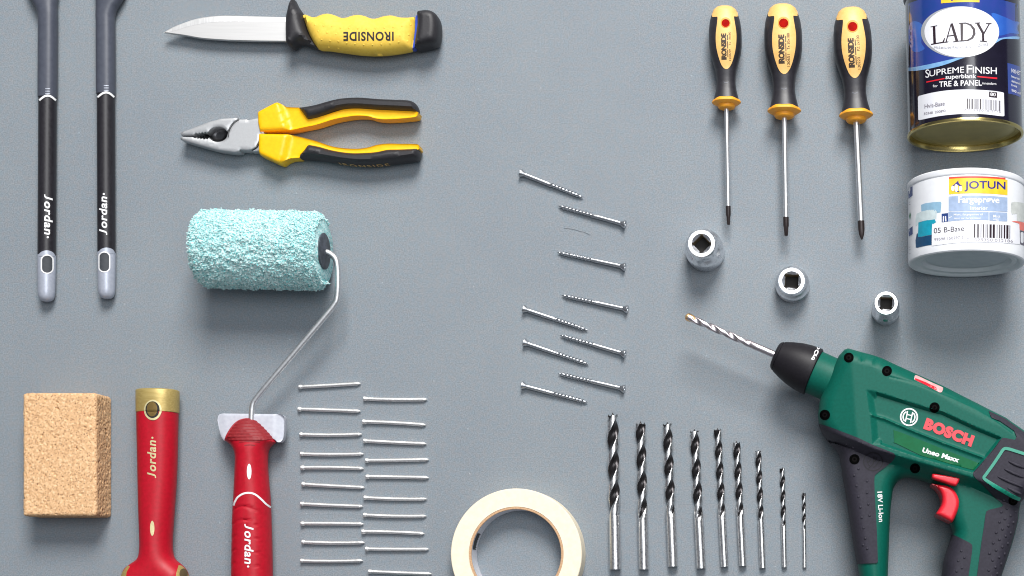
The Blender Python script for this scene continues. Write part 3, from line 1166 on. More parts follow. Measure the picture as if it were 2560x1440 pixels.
# a barrel shaped cap with a flat end
xa, xb_ = P(*zb((987, 100)), hq), P(*zb((1282, 100)), hq)
c0 = ((xa[0] + xb_[0]) / 2, P(*zb((0, 101)), hq)[1], 45)
L_ = P(*zb((0, 263)), hq)[1] - c0[1]
wr_ = (xb_[0] - xa[0]) / 2
rings = []
for s, f in ((0, 0.93), (1.5, 0.985), (3, 1.0), (L_ * .5, 1.0), (L_, 0.995), (L_ + 1, 0.97)):
    ring = []
    for j in range(56):
        a = 2 * PI * j / 56
        c, sn = math.cos(a), math.sin(a)
        ring.append((c0[0] + wr_ * f * math.copysign(abs(c) ** .9, c), c0[1] + s, c0[2] + 43 * f * math.copysign(abs(sn) ** .9, sn)))
    rings.append(ring)
m.loft(rings)
cp = build('end_cap', m, MT['gold'], t)
bc = m.bvh()
jm = M()
puff(jm, PL(ol, hq), 4, 86, 40, None, 9, bstep=8, nb=4)
jm.add(m.v, m.f)
bj = jm.bvh()
m = M()
decal(m, [ellipse(*zb((1101, 245)), 21.5, 25.5), ellipse(*zb((1099, 243)), 17.6, 21.0)], bj, 1.6, 3, 2.0)
build('hole_rim', m, MT['palegold'], cp, up=True)
m = M()
decal(m, ellipse(*zb((1099, 243)), 17.7, 21.1), bj, 0.5, 3)
build('hanging_hole', m, MT['dark'], cp, up=True)
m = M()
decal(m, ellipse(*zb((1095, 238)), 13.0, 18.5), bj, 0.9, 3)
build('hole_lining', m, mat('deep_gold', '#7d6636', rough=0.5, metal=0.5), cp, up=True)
m = M()
wordmark(m, *zb((1124, 734)), 272 / 2.879, 63 / 2.879, -1, bh, 0.5)
build('lettering', m, MT['palegold'], hd_, up=True)
m = M()
decal(m, ellipse(*zb((1096, 1096)), 5.3, 18.8, 30), bh, 0.5, 4)
build('gold_marker', m, MT['palegold'], hd_, up=True)
for pts, hc in (([(866, 1460), (884, 1412), (922, 1366), (934, 1372), (912, 1410), (905, 1460)], None), ([(1285, 1362), (1306, 1368), (1340, 1398), (1357, 1445), (1357, 1470), (1262, 1470), (1268, 1420)], (1318, 1425))):
    m = M()
    decal(m, zb(pts), bh, 1.2, 3, 2)
    fr = build('gold_fitting', m, MT['gold'], t, up=True)
    if hc:
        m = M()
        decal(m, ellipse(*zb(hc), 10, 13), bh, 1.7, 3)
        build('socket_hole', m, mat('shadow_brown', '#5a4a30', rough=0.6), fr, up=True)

# ================================================================ CORK SANDING BLOCK
hc = 88
x0, y0 = P(56, 982, hc)
x1, _ = P(240, 982, hc)
_, y1 = P(56, 1290, hc)
t = M()
nx, ny, nz_ = int((x1 - x0) / 2.3), int((y1 - y0) / 2.3), int(hc / 2.3)
cen = Vector(((x0 + x1) / 2, (y0 + y1) / 2, hc / 2))
hx_, hy_, hz_ = (x1 - x0) / 2, (y1 - y0) / 2, hc / 2
RR = 8.0


def corkpt(p):
    q = Vector((max(-hx_ + RR, min(hx_ - RR, p[0])), max(-hy_ + RR, min(hy_ - RR, p[1])), max(-hz_ + RR, min(hz_ - RR, p[2]))))
    d = Vector(p) - q
    n = d.normalized() if d.length > 1e-6 else Vector((0, 0, 1))
    base = q + n * RR
    g = base * 0.16
    a = noise.noise(g) * 0.6 + noise.noise(g * 2.1 + Vector((5, 1, 2))) * 0.6
    pit = noise.noise(base * 0.19 + Vector((9, 4, 3)))
    if pit > 0.42:
        a -= (pit - 0.42) * 18
    side = 1.0 + (1.0 - abs(n.z)) * 0.9
    return cen + base + n * (a * side)


def grid_face(na, nb_, f):
    vs = [corkpt(f(i / na, j / nb_)) for j in range(nb_ + 1) for i in range(na + 1)]
    fs = [(j * (na + 1) + i, j * (na + 1) + i + 1, (j + 1) * (na + 1) + i + 1, (j + 1) * (na + 1) + i) for j in range(nb_) for i in range(na)]
    t.add(vs, fs)


def lp(a, s):
    return -a + 2 * a * s


for sg in (1, -1):
    grid_face(nx, ny, lambda u, v: (lp(hx_, u), lp(hy_, v), sg * hz_))
    grid_face(nx, nz_, lambda u, v: (lp(hx_, u), sg * hy_, lp(hz_, v)))
    grid_face(ny, nz_, lambda u, v: (sg * hx_, lp(hy_, u), lp(hz_, v)))
o = build('sanding_block', t, MT['tan'], None, sharp=180)
for v in o.data.vertices:
    v.co -= Vector(world(cen.x, cen.y, 0))
o.location = world(cen.x, cen.y, 0)
tag(o, 'light brown cork sanding block with grainy surface', 'cork block')

# ================================================================ MASKING TAPE
ht = 60
cx, cy = P(1290.5, 1385, ht)
t = thing('masking_tape_roll', 'roll of cream masking tape lying flat at the bottom edge', 'tape roll', cx, cy)
k = K(ht)
m = M()
prof = [(0, 116.5), (0, 160), (2, 161.5), (ht - 2, 161.5), (ht, 160)]
for i in range(18):
    r = 159 - 42 * i / 17
    prof.append((ht + (0.6 if i % 2 else 0), r))
prof += [(ht - 1, 116.5)]
m.lathe((cx, cy, 0), (0, 0, 1), [(s, r) for s, r in prof], 128, False, False)
build('tape_winding', m, MT['tape'], t, sharp=30)
m = M()
m.lathe((cx, cy, 0), (0, 0, 1), [(0.2, 110.5), (0.2, 116.4), (ht - 0.6, 116.4), (ht - 0.4, 115.5), (ht - 0.4, 111.5), (ht - 1.0, 110.5)], 128, False, False)
core = build('cardboard_core', m, MT['card'], t, sharp=30)
m = M()
m.lathe((cx, cy, 0), (0, 0, 1), [(0.4, 110.2), (ht - 1.4, 110.2)], 128, False, False)
build('core_liner', m, MT['corewhite'], core, sharp=30)
m = M()
vs, fs = [], []
for i in range(15):
    a = math.radians(186 + 22 * i / 14)
    lo, hi = (10 + 14 * abs(math.sin(i * 1.7)), ht - 8)
    for z in (lo, hi):
        vs.append((cx + 109.8 * math.cos(a), cy + 109.8 * math.sin(a), z))
fs = [(2 * i, 2 * i + 2, 2 * i + 3, 2 * i + 1) for i in range(14)]
m.add(vs, fs)
build('core_print', m, MT['black'], core)

# ================================================================ NAILS
OX, OY = 1280.0, 720.0


def proto_nail(bend, hr, hl):
    t = thing('wire_nail', 'bright steel nail', 'nail', OX, OY, 'nails laid out in two columns')
    m = M()
    L = 153.0
    r = 5.0
    prof = [(3, r), (6, r * .96), (40, r), (90, r * .98), (L - 15, r), (L - 9, r * 0.95), (L - 4, r * .55), (L, 0.25)]
    m.lathe((OX - L / 2, OY, 6.2), (1, 0, -0.01), cr(prof, 3, False), 16)
    m.v = [(x, y + bend * (1 - ((x - OX) / (L / 2)) ** 2), z) for x, y, z in m.v]
    build('shank', m, MT['nail'], t)
    m = M()
    m.lathe((OX - L / 2, OY, 6.2), (1, 0, -0.01), [(0, hr - 1.2), (0.8, hr - .2), (4.5 + hl, hr), (6.5 + hl, hr - .6), (9 + hl, 4.55)], 18)
    build('head', m, MT['nail'], t)
    return t


def dup(root):
    r = root.copy()
    scene.collection.objects.link(r)
    for ch in list(root.children):
        c = ch.copy()
        scene.collection.objects.link(c)
        c.parent = r
    return r


def lay(o, a, b, length, h):
    """put a thing built along +x between two plan points"""
    a, b = P(*a, h), P(*b, h)
    wa, wb_ = Vector(world(*a, 0)), Vector(world(*b, 0))
    d = wb_ - wa
    o.location = (wa + wb_) / 2
    o.rotation_euler = (0, 0, math.atan2(d.y, d.x))
    o.scale.x = d.length / (length * S)


zn = Z(720, 940, 2.88)
ordl = ['topmost', 'second from the top', 'third from the top', 'fourth from the top', 'fifth from the top', 'sixth from the top', 'seventh from the top', 'third from the bottom', 'second from the bottom', 'lowest']
nl = [((76, 78), (523, 52)), ((70, 238), (523, 253)), ((83, 420), (533, 418)), ((88, 560), (545, 560)), ((91, 660), (545, 665)), ((98, 778), (552, 802)), ((89, 920), (540, 938)), ((92, 1062), (545, 1065)), ((98, 1195), (552, 1198)), ((89, 1330), (540, 1328))]
nr = [((542, 162), (1003, 167)), ((535, 328), (993, 352)), ((543, 466), (997, 487)), ((556, 608), (1015, 600)), ((560, 724), (1015, 732)), ((545, 875), (1000, 885)), ((542, 1000), (997, 1008)), ((530, 1120), (983, 1135)), ((556, 1245), (1015, 1247)), ((577, 1407), (1035, 1425))]
protos = [proto_nail(*q) for q in ((0.5, 6.4, 0), (-1.3, 6.8, 1.2), (1.8, 6.2, -0.8), (-0.4, 6.6, 0.6))]
used = set()
for col, lst in (('left', nl), ('right', nr)):
    for i, (a, b) in enumerate(lst):
        q = (i * 3 + (0 if col == 'left' else 2) + i // 3) % 4
        o = protos[q] if q not in used else dup(protos[q])
        used.add(q)
        lay(o, zn(a), zn(b), 153.0, 8)
        o['label'] = f'bright steel nail, {ordl[i]} in the {col} column of nails'

# ================================================================ SCREWS


def make_screw(phase):
    t = thing('wood_screw', 'zinc plated countersunk screw', 'screw', OX, OY, 'countersunk screws between the pliers and screwdrivers')
    L = 168.0
    tilt = -0.030
    A_ = (OX - L / 2, OY, 10.5)
    D_ = Vector((1, 0, tilt)).normalized()
    U_ = Vector((0, 1, 0))
    W_ = D_.cross(U_)
    rings = []
    n = 20
    s = 10.0
    while s < L:
        ring = []
        thr = s > L * 0.47
        st = 1.0 if not thr else 0.75
        end = max(0.06, min(1.0, (L - s) / 15.0) ** 0.8)
        for j in range(n):
            th = 2 * PI * j / n
            if thr:
                ph = (s / 8.6 - th / (2 * PI) + phase) % 1.0
                r = 4.3 + 2.2 * max(0.0, 1 - abs(ph - .5) / 0.26)
            else:
                r = 5.3
            r *= end
            ring.append(Vector(A_) + D_ * s + U_ * (r * math.cos(th)) + W_ * (r * math.sin(th)))
        rings.append(ring)
        s += st if thr else 8
    m = M()
    m.loft(rings)
    build('shank', m, MT['zinc'], t, sharp=50)
    m = M()
    m.lathe(A_, D_, [(6, 0.2), (6, 3.2), (0.6, 4.6), (0, 9.6), (0.8, 10.4), (2.6, 10.4), (11, 5.6), (15, 4.7)], 24)
    build('head', m, MT['zinc'], t, sharp=30)
    return t


za, zc = Z(1260, 400, 4.5), Z(1260, 700, 4.364)
scr = [(za((182, 145)), za((895, 422)), 'zinc screw pointing down to the right, uppermost of all the screws'),
       (za((1368, 728)), za((602, 512)), 'zinc screw pointing up to the left, directly below the uppermost screw'),
       (za((1366, 1205)), za((595, 1036)), 'zinc screw lying alone with wide gaps above and below it, head to the right'),
       (zc((1352, 322)), zc((622, 164)), 'zinc screw with head to the right, uppermost of the lower screw cluster'),
       (zc((210, 313)), zc((918, 547)), 'zinc screw with head to the left, topmost left-headed one in the lower cluster'),
       (zc((1325, 808)), zc((606, 600)), 'zinc screw with head to the right, in the middle of the lower cluster'),
       (zc((216, 680)), zc((928, 920)), 'zinc screw with head to the left, in the middle of the lower cluster'),
       (zc((1318, 1190)), zc((586, 1018)), 'zinc screw with head to the right, lowest of the right-headed screws'),
       (zc((195, 1148)), zc((914, 1334)), 'zinc screw with head to the left, lowest of all the screws')]
for i, (a, b, lab) in enumerate(scr):
    o = make_screw(i * 0.37)
    lay(o, a, b, 168.0, 8)
    o['label'] = lab

# ================================================================ BRAD POINT DRILL BITS


def helix_bit(m, A_, D_, L, R, flute, pitch, n=44, step=1.6, hand=1, phase=0.0, deep=0.5, bright=0, dark=1, tipcut=0.0, u0=0.40):
    A_, D_ = Vector(A_), Vector(D_).normalized()
    U_ = D_.cross(Vector((0, 0, 1))).normalized()
    W_ = U_.cross(D_)
    rings, us = [], []
    s = tipcut
    ss = []
    while s < flute * L:
        ss.append(s)
        s += step
    ss += list(np.linspace(flute * L, L - 1.2, 6)) + [L - 0.4, L]
    for s in ss:
        fl = max(0.0, min(1.0, (flute * L - s) / (R * 4.0)))
        fl = fl ** 0.5
        ring, uu = [], []
        for j in range(n):
            th = 2 * PI * j / n
            ph = (th + hand * 2 * PI * s / pitch + phase) / PI
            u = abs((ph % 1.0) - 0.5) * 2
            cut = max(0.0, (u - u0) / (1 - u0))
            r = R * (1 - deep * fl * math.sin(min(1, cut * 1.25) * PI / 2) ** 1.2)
            if s >= L - 0.3:
                r *= 0.93
            ring.append(A_ + D_ * s + U_ * (r * math.cos(th)) + W_ * (r * math.sin(th)))
            uu.append(u - (1 - fl) * 0.75 if fl > 0.02 else 0)
        rings.append(ring)
        us.append(uu)
    vs = [p for r_ in rings for p in r_]
    fb, fd = [], []
    for i in range(len(rings) - 1):
        for j in range(n):
            a, b = i * n + j, i * n + (j + 1) % n
            um = (us[i][j] + us[i][(j + 1) % n] + us[i + 1][j] + us[i + 1][(j + 1) % n]) / 4
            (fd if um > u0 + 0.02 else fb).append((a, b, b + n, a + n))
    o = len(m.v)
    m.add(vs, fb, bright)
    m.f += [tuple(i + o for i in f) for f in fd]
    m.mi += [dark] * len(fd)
    caps = [tuple(range(o, o + n)), tuple(range(o + (len(rings) - 1) * n, o + len(rings) * n))]
    m.f += caps
    m.mi += [dark, bright]
    return U_, W_


zd1, zd2 = Z(1490, 1010, 3.35), Z(1760, 1040, 3.6)
bits = [(zd1((140, 70)), zd1((163, 1386)), 29, 0.66, 2.6, 0.3), (zd1((373, 143)), zd1((402, 1386)), 25.5, 0.66, 2.6, 0.9), (zd1((596, 148)), zd1((645, 1362)), 25, 0.64, 2.5, 1.3), (zd1((823, 208)), zd1((882, 1378)), 24, 0.65, 2.5, 0.2),
        (zd2((122, 106)), zd2((186, 1357)), 20, 0.64, 2.6, 0.6), (zd2((292, 224)), zd2((350, 1350)), 19.5, 0.61, 2.6, 1.0), (zd2((487, 303)), zd2((529, 1370)), 16.3, 0.61, 2.7, 0.1), (zd2((704, 460)), zd2((725, 1362)), 13.6, 0.6, 2.7, 0.5), (zd2((898, 686)), zd2((906, 1364)), 10, 0.5, 2.8, 0.8)]
blab = ['thickest brad point drill bit, at the left end of the row of bits', 'thick brad point drill bit, immediately right of the thickest one', 'thick brad point drill bit, third from the left end of the row', 'thick brad point drill bit with bright tip, fourth from the left end',
        'medium brad point drill bit, in the exact middle of the row of nine bits', 'medium brad point drill bit, fourth from the thin end of the row', 'slender brad point drill bit, third from the thin end of the row', 'thin brad point drill bit, immediately left of the smallest one', 'smallest and thinnest brad point drill bit, at the right end of the row']
for (a, b, dia, fl, pf, ph), lab in zip(bits, blab):
    R = dia / 2 * K(dia / 2)
    pa, pb = P(*a, R), P(*b, R)
    t = thing('wood_drill_bit', lab, 'drill bit', (pa[0] + pb[0]) / 2, (pa[1] + pb[1]) / 2, 'row of brad point drill bits in falling sizes')
    A_ = Vector((*pa, R))
    D_ = Vector((pb[0] - pa[0], pb[1] - pa[1], 0))
    L = D_.length
    D_.normalize()
    m = M()
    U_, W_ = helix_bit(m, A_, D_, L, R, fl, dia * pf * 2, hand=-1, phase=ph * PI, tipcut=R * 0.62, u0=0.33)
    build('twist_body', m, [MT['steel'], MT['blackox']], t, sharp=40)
    m = M()
    m.lathe(A_, D_, [(0, 0.15), (R * 0.62, R * 0.27), (R * 0.9, R * 0.3)], 12)
    build('centre_point', m, MT['blackox'], t)
    for sg in (0, PI):
        m = M()
        a0 = ph * PI * 0 + 0.4 + sg
        base = A_ + D_ * (R * 0.75) + U_ * (math.cos(a0) * R * 0.8) + W_ * (math.sin(a0) * R * 0.8)
        m.lathe(base, -D_ + U_ * (0.12 * math.cos(a0)), [(0, R * 0.2), (R * 0.45, 0.1)], 8)
        build('cutting_spur', m, MT['blackox'], t)

# ================================================================ SCREWDRIVERS
SDS = np.array([0, 1.2, 4.5, 12, 27.8, 43.3, 65.6, 87.8, 110, 132.2, 154.4, 176.7, 198.9, 214.4, 232.2, 250, 260])
SDW = np.array([0.5, 13, 24.4, 33.3, 39.6, 44, 46.9, 47.4, 46.9, 44, 37.6, 30.7, 27.6, 27.4, 29.8, 34.2, 36.8])


def screwdriver(label, top, tip, ks, kw, shaft_r, tiplen, prints, cross):
    hz = 47 * kw
    a, b = P(*top, hz), P(*tip, hz)
    k = K(hz)
    t = thing('screwdriver', label, 'screwdriver', *((np.array(a) + np.array(b)) / 2), 'screwdrivers lying in a row beside the paint tins')
    A_ = Vector((*a, hz))
    D_ = Vector((b[0] - a[0], b[1] - a[1], 0))
    L = D_.length
    D_.normalize()
    U_ = Vector((-D_.y, D_.x, 0))
    if U_.x < 0:
        U_ = -U_
    Dp = np.array(tip, float) - np.array(top, float)
    Dp /= np.linalg.norm(Dp)
    Up = np.array([-Dp[1], Dp[0]])
    if Up[0] < 0:
        Up = -Up

    def ring(s, wf=1.0):
        wd = interp(s, SDS, SDW) * kw * k * wf
        out = []
        for j in range(56):
            th = 2 * PI * j / 56
            c, sn = math.cos(th), math.sin(th)
            e = 0.88
            out.append(A_ + D_ * (s * ks * k) + U_ * (wd * math.copysign(abs(c) ** e, c)) + Vector((0, 0, wd * 0.98 * math.copysign(abs(sn) ** e, sn))))
        return out
    m = M()
    m.loft([ring(s) for s in (0.0, 0.5, 1.2, 2.5, 4.5, 8, 12, 17, 22, 27, 29)])
    build('end_cap', m, MT['amber'], t)
    g = M()
    g.loft([ring(s, 1.0 if s > 30 else 0.97) for s in [27.5, 31] + list(np.linspace(34, 260, 60))])
    gr = build('grip', g, MT['rubber_sd'], t)
    bg = g.bvh()
    jm = M()
    jm.loft([ring(s) for s in np.concatenate([np.linspace(0.0, 30, 14), np.linspace(34, 260, 50)])])
    bj = jm.bvh()

    def loc(s, u):
        return tuple(np.array(top) + Dp * s * ks + Up * u * kw)
    # amber panel on the upper face
    pl = [(9, -27), (16, -33.5), (24, -36), (27.5, -36), (28.6, -33), (28, -24), (30, -21), (45, -22.5), (65, -25.6), (82, -27), (105, -26.6), (128, -22.8), (150, -16.5), (162, -11.5), (169.5, -6), (173, -0.5)]
    pr = [(9, 28), (16, 35), (24, 35.5), (27.5, 36), (28.6, 33.5), (28, 27), (30, 25.4), (45, 27.5), (65, 30.4), (82, 31.5), (105, 30), (128, 26), (150, 19.5), (162, 14), (169.5, 8.5), (173, 3.5)]
    out = cr([loc(s, u) for s, u in pl], 3, False) + cr([loc(s, u) for s, u in pr[::-1]], 3, False)
    m = M()
    decal(m, out, bj, 1.1, 5, 2.2)
    pn_ = build('grip_panel', m, MT['amber'], t)
    bp_ = m.bvh()
    # black tabs of the grip reach up beside the panel: they are the grip itself
    m = M()
    hcx, hcy = loc(46, 1.6)
    decal(m, [ellipse(hcx, hcy - 1.5, 14.2 * kw, 15 * kw), ellipse(hcx, hcy, 11.6 * kw, 11.6 * kw)], bp_, 0.9, 3, 1.2)
    build('hole_rim', m, MT['rimyellow'], pn_)
    m = M()
    decal(m, ellipse(hcx, hcy, 11.7 * kw, 11.7 * kw), bp_, 0.4, 3)
    build('hanging_hole', m, MT['redhole'], pn_, up=True)
    # moulded drive symbol on the end
    m = M()
    ex_, ey_ = loc(16.5, 0.5)
    decal(m, [ellipse(ex_, ey_, 8.6 * kw, 8 * kw), ellipse(ex_, ey_, 7.0 * kw, 6.4 * kw)], bj, 0.35, 3)
    if cross:
        for dx, dy in ((1, 0.25), (-0.25, 1)):
            decal(m, stroke([(ex_ - 5 * dx, ey_ - 5 * dy), (ex_, ey_), (ex_ + 5 * dx, ey_ + 5 * dy)], 1.6), bj, 0.4, 3)
    else:
        st = [(ex_ + (4.4 if i % 2 else 3.2) * math.cos(PI * i / 6), ey_ + (4.4 if i % 2 else 3.2) * math.sin(PI * i / 6)) for i in range(12)]
        decal(m, st, bj, 0.4, 3)
    build('drive_symbol', m, mat('moulded_mark', '#dba862', rough=0.5), pn_, up=True)
    m = M()
    for (txt, s0, s1, u0, u1, bd, sp_c) in prints:
        o0 = np.array(loc(s0, u1))
        o1 = np.array(loc(s1, u1))
        vv_ = np.array(loc(s0, u0)) - o0
        letters(m, txt, o0, o1 - o0, vv_, bp_, 0.35, bold=bd, space=sp_c, grid=5)
    for (s0, s1) in ((140, 119), (116, 96), (93, 78)):
        decal(m, [loc(s0, 5.2), loc(s1, 5.0), loc(s1, 7.4), loc(s0, 7.6)], bp_, 0.35, 4)
    build('lettering', m, MT['brownblack'], pn_, up=True)
    # thumb dimple mark
    m = M()
    decal(m, stroke([tuple(np.array(loc(208 + 3.2 * math.sin(PI * i / 8), 0)) + Up * (i - 4) * 1.7 * kw) for i in range(9)], 2.2 * kw), bg, 0.5, 3)
    build('moulded_mark', m, MT['slate'], gr, up=True)
    # collar
    m = M()
    pr_ = [(256, 34), (260, 38.5), (264.5, 41), (266.5, 40.8), (270, 36), (272.5, 29), (273.5, 25.5), (279, 24.8), (282, 22), (283, 17), (283, 4)]
    m.lathe(A_, D_, [(s * ks * k, r * kw * k) for s, r in pr_], 60, rmod=lambda th, s: 1 + 0.03 * math.cos(6 * th) if s < 271.5 * ks * k else 1.0)
    build('collar', m, MT['orange'], t, sharp=40)
    m = M()
    m.lathe(A_, D_, [(280 * ks * k, shaft_r), (L - tiplen, shaft_r)], 24)
    build('shaft', m, MT['sdshaft'], t)
    m = M()
    if cross:
        m.lathe(A_, D_, [(L - tiplen, shaft_r + 0.9), (L - 26, shaft_r + 0.9), (L - 12, shaft_r * .95), (L - 2, shaft_r * .4), (L, shaft_r * .2)], 24,
                rmod=lambda th, s: 1 - 0.32 * max(0, (s - L + 24) / 24) * max(0, math.cos(4 * th)) if s > L - 25 else 1)
    else:
        m.lathe(A_, D_, [(L - tiplen, shaft_r + 0.7), (L - 24, shaft_r + 0.6), (L - 20, shaft_r * .95), (L - 1.5, shaft_r * .78), (L, shaft_r * .6)], 36,
                rmod=lambda th, s: 1 - 0.10 * (1 + math.cos(6 * th)) if s > L - 21 else 1)
    build('tip', m, MT['tip'], t, sharp=50)


IR = ('IRONSIDE', 147, 74, -12.5, 3.0, 0.055, 0.92)
screwdriver('smallest of three screwdrivers in black and amber, at the left of their row', (1812, 16.5), (1821.3, 562), 0.904, 0.864, 5.5, 46,
            [IR, ('120649', 150, 118, 9.5, 15.5, 0.0, 1), ('Tx 10x80', 108, 70, 9.5, 15.5, 0.0, 1)], False)
screwdriver('black and amber screwdriver in the middle of the row of three', (1956.7, 12.2), (1965.5, 589.5), 1.0, 1.0, 6.4, 46,
            [IR, ('120651', 154, 124, 9, 16, 0.01, 1), ('Tx 20x100', 112, 71, 9, 16, 0.01, 1)], False)
screwdriver('black and amber screwdriver with a cross point tip, nearest to the paint tins', (2127.8, 20.5), (2154.6, 599), 1.01, 1.014, 7.4, 46,
            [IR, ('120223', 152, 122, 9.5, 16.5, 0.01, 1), ('PZ 2x100', 106, 68, 9.5, 16.5, 0.0, 1)], True)

# ================================================================ SOCKETS


def socket(label, top, height, prof, hexz, rtop, sq, rot):
    cx, cy = P(*top, height)
    t = thing('drive_socket', label, 'socket', cx, cy, 'chrome sockets standing below the screwdrivers')
    n = 72
    m = M()
    rings = []
    for z, r, hx in prof:
        ring = []
        for j in range(n):
            th = 2 * PI * j / n
            rr_ = r
            if hx:
                ap = r * 0.885
                a = ((th - rot) % (PI / 3)) - PI / 6
                rr_ = min(r, ap / math.cos(a))
            ring.append((cx + rr_ * math.cos(th), cy + rr_ * math.sin(th), z))
        rings.append(ring)
    # chamfer circle round the drive hole, then the square
    rc = sq * 0.68
    rings.append([(cx + rc * 1.06 * math.cos(2 * PI * j / n), cy + rc * 1.06 * math.sin(2 * PI * j / n), height) for j in range(n)])

    def sqr(th, s):
        a = ((th - rot + PI / 4) % (PI / 2)) - PI / 4
        return min(s / 2 / math.cos(a), s * 0.66)
    rings.append([(cx + sqr(2 * PI * j / n, sq) * math.cos(2 * PI * j / n), cy + sqr(2 * PI * j / n, sq) * math.sin(2 * PI * j / n), height - sq * 0.14) for j in range(n)])
    m.loft(rings, True, False)
    b = build('socket_body', m, MT['chrome'], t, sharp=28)
    m = M()
    r1 = rings[-1]
    r2 = [(x, y, height - sq * 1.1) for x, y, z in r1]
    m.loft([r1, r2], False, True)
    m.mi[-1] = 1
    build('drive_hole', m, [MT['holewall'], MT['dark']], b, sharp=30)


socket('largest chrome socket with its square hole turned to a diamond', (1753.8, 608.5), 112,
       [(0, 45, 0), (2, 47.5, 0), (54, 47.5, 0), (58, 46.5, 0), (66, 42, 0), (72, 41.5, 1), (98, 41, 1), (106, 36, 0), (110, 34.5, 0), (112, 32.5, 0)], None, 33, 33, math.radians(45))
socket('squat chrome socket in the middle of the three', (1979, 702), 70,
       [(0, 40, 0), (2, 42.5, 0), (14, 42.5, 0), (16, 40.5, 0), (20, 40.5, 0), (22, 42.5, 0), (40, 42.3, 0), (43, 41, 0), (50, 35.5, 0), (66, 34, 0), (70, 32, 0)], None, 33, 33, math.radians(3))
socket('smallest chrome socket, nearest to the white tub', (2215.5, 757.5), 128,
       [(0, 32, 0), (2, 34, 0), (60, 34, 0), (66, 33.5, 1), (112, 32.5, 1), (120, 30, 0), (126, 29, 0), (128, 27.5, 0)], None, 28, 29, math.radians(2))

# ================================================================ PAINT TIN
zt_ = Z(2220, 0, 3.6)
zl = Z(2280, 140, 8.0)
hc = 143
bc_, tc_ = P(2413.4, 343, hc), P(2405.4, -6, hc)
t = thing('paint_tin', 'tall blue and navy paint tin lying on its side with a gold base', 'paint tin', (bc_[0] + tc_[0]) / 2, (bc_[1] + tc_[1]) / 2)
A_ = Vector((*bc_, hc))
D_ = Vector((tc_[0] - bc_[0], tc_[1] - bc_[1], 0.0))
LC = D_.length
D_.normalize()
RC = 138.0
m = M()
prof = [(7, RC - 3), (9, RC - 0.5), (14, RC)] + [(s, RC) for s in np.linspace(20, LC - 14, 12)] + [(LC - 9, RC - .5), (LC - 6, RC - 3)]
m.lathe(A_, D_, prof, 160, False, True)
body = build('tin_body', m, MT['navy'], t)
bb = m.bvh()
m = M()
m.lathe(A_, D_, [(8.5, RC - 2), (8, RC + 1.5), (5, RC + 2.6), (1.5, RC + 2.0), (0, RC - 0.5), (0.5, RC - 3.5), (3, RC - 5), (14, RC - 6)], 160, False, False)
build('base_rim', m, MT['cangold'], t)
m = M()
m.lathe(A_, D_, [(14, RC - 5.5), (15, RC - 16), (12.5, RC - 20), (12, RC - 30), (13, 10), (13, 0.5)], 128, False, True)
build('base_disc', m, MT['candisc'], t)
m = M()
m.lathe(A_, D_, [(LC - 8, RC - 2), (LC - 7, RC + 2.5), (LC - 3, RC + 4.5), (LC, RC + 2), (LC, RC - 8), (LC - 8, RC - 12), (LC - 8, 1)], 128, False, True)
build('lid_rim', m, MT['tinrim'], t)
# blue upper artwork with a pale swoosh
sw = cr(zt_([(158, 612), (260, 600), (400, 572), (520, 545), (640, 515), (760, 470), (880, 410), (985, 352), (1080, 332), (1150, 328), (1199, 334)]), 4, False)
sw2 = cr(zt_([(1197, 355), (1100, 350), (1040, 352), (1000, 368), (900, 430), (760, 495), (640, 535), (520, 580), (400, 612), (260, 636), (160, 640)]), 4, False)
m = M()
decal(m, sw + zt_([(1194, 45), (1000, -8), (660, -62), (330, -20), (143, 45)]), bb, 0.25, 7)
build('blue_artwork', m, MT['canblue'], t, up=True)
m = M()
decal(m, sw + sw2, bb, 0.35, 6)
build('pale_swoosh', m, MT['skyline'], t, up=True)
m = M()
decal(m, cr(zt_([(930, 120), (1040, 150), (1130, 190), (1185, 205), (1190, 300), (1100, 300), (1000, 320), (985, 250)]), 4), bb, 0.45, 7)
build('light_artwork', m, MT['canblue2'], t, up=True)
m = M()
decal(m, cr(zt_([(200, 210), (280, 200), (320, 260), (300, 380), (330, 440), (240, 470), (190, 380)]), 4), bb, 0.45, 7)
build('light_artwork', m, MT['canblue2'], t, up=True)
m = M()
decal(m, ellipse(*zt_((648, 288)), 350 / 3.6, 231 / 3.6, 72), bb, 0.6, 7)
ov = build('oval_rim', m, MT['labelgrey'], t, up=True)
m = M()
decal(m, ellipse(*zt_((664, 288)), 334 / 3.6, 227 / 3.6, 72), bb, 0.9, 7)
ov = build('oval_label', m, MT['labelwhite'], t, up=True)
m = M()
LADY = [[(385, 240), (445, 228), (446, 235), (387, 247)], [(405, 243), (428, 238), (434, 392), (411, 397)], [(389, 406), (391, 396), (425, 389), (492, 377), (508, 343), (516, 343), (505, 387), (440, 396)],
        [(563, 222), (573, 219), (529, 378), (518, 380)], [(563, 214), (584, 210), (634, 370), (609, 374)], [(538, 322), (602, 313), (603, 322), (537, 331)], [(508, 379), (546, 373), (546, 381), (508, 387)], [(588, 374), (646, 366), (646, 374), (590, 382)],
        [(779, 205), (830, 203), (830, 211), (779, 213)], [(793, 211), (816, 209), (864, 296), (846, 306)], [(905, 213), (915, 214), (866, 305), (855, 300)], [(843, 298), (864, 298), (865, 370), (845, 368)], [(880, 210), (929, 210), (929, 217), (880, 217)], [(823, 366), (888, 373), (888, 380), (823, 373)]]
e = 1.2
for pg in LADY:
    decal(m, zt_(pg), bb, e, 6)
    e += 0.05
dout = [(640, 207), (700, 204), (750, 220), (783, 262), (787, 308), (765, 348), (722, 369), (648, 374), (646, 367), (655, 366), (652, 214), (640, 213)]
din = [(676, 214), (702, 214), (738, 231), (761, 265), (764, 306), (747, 339), (713, 359), (674, 364)]
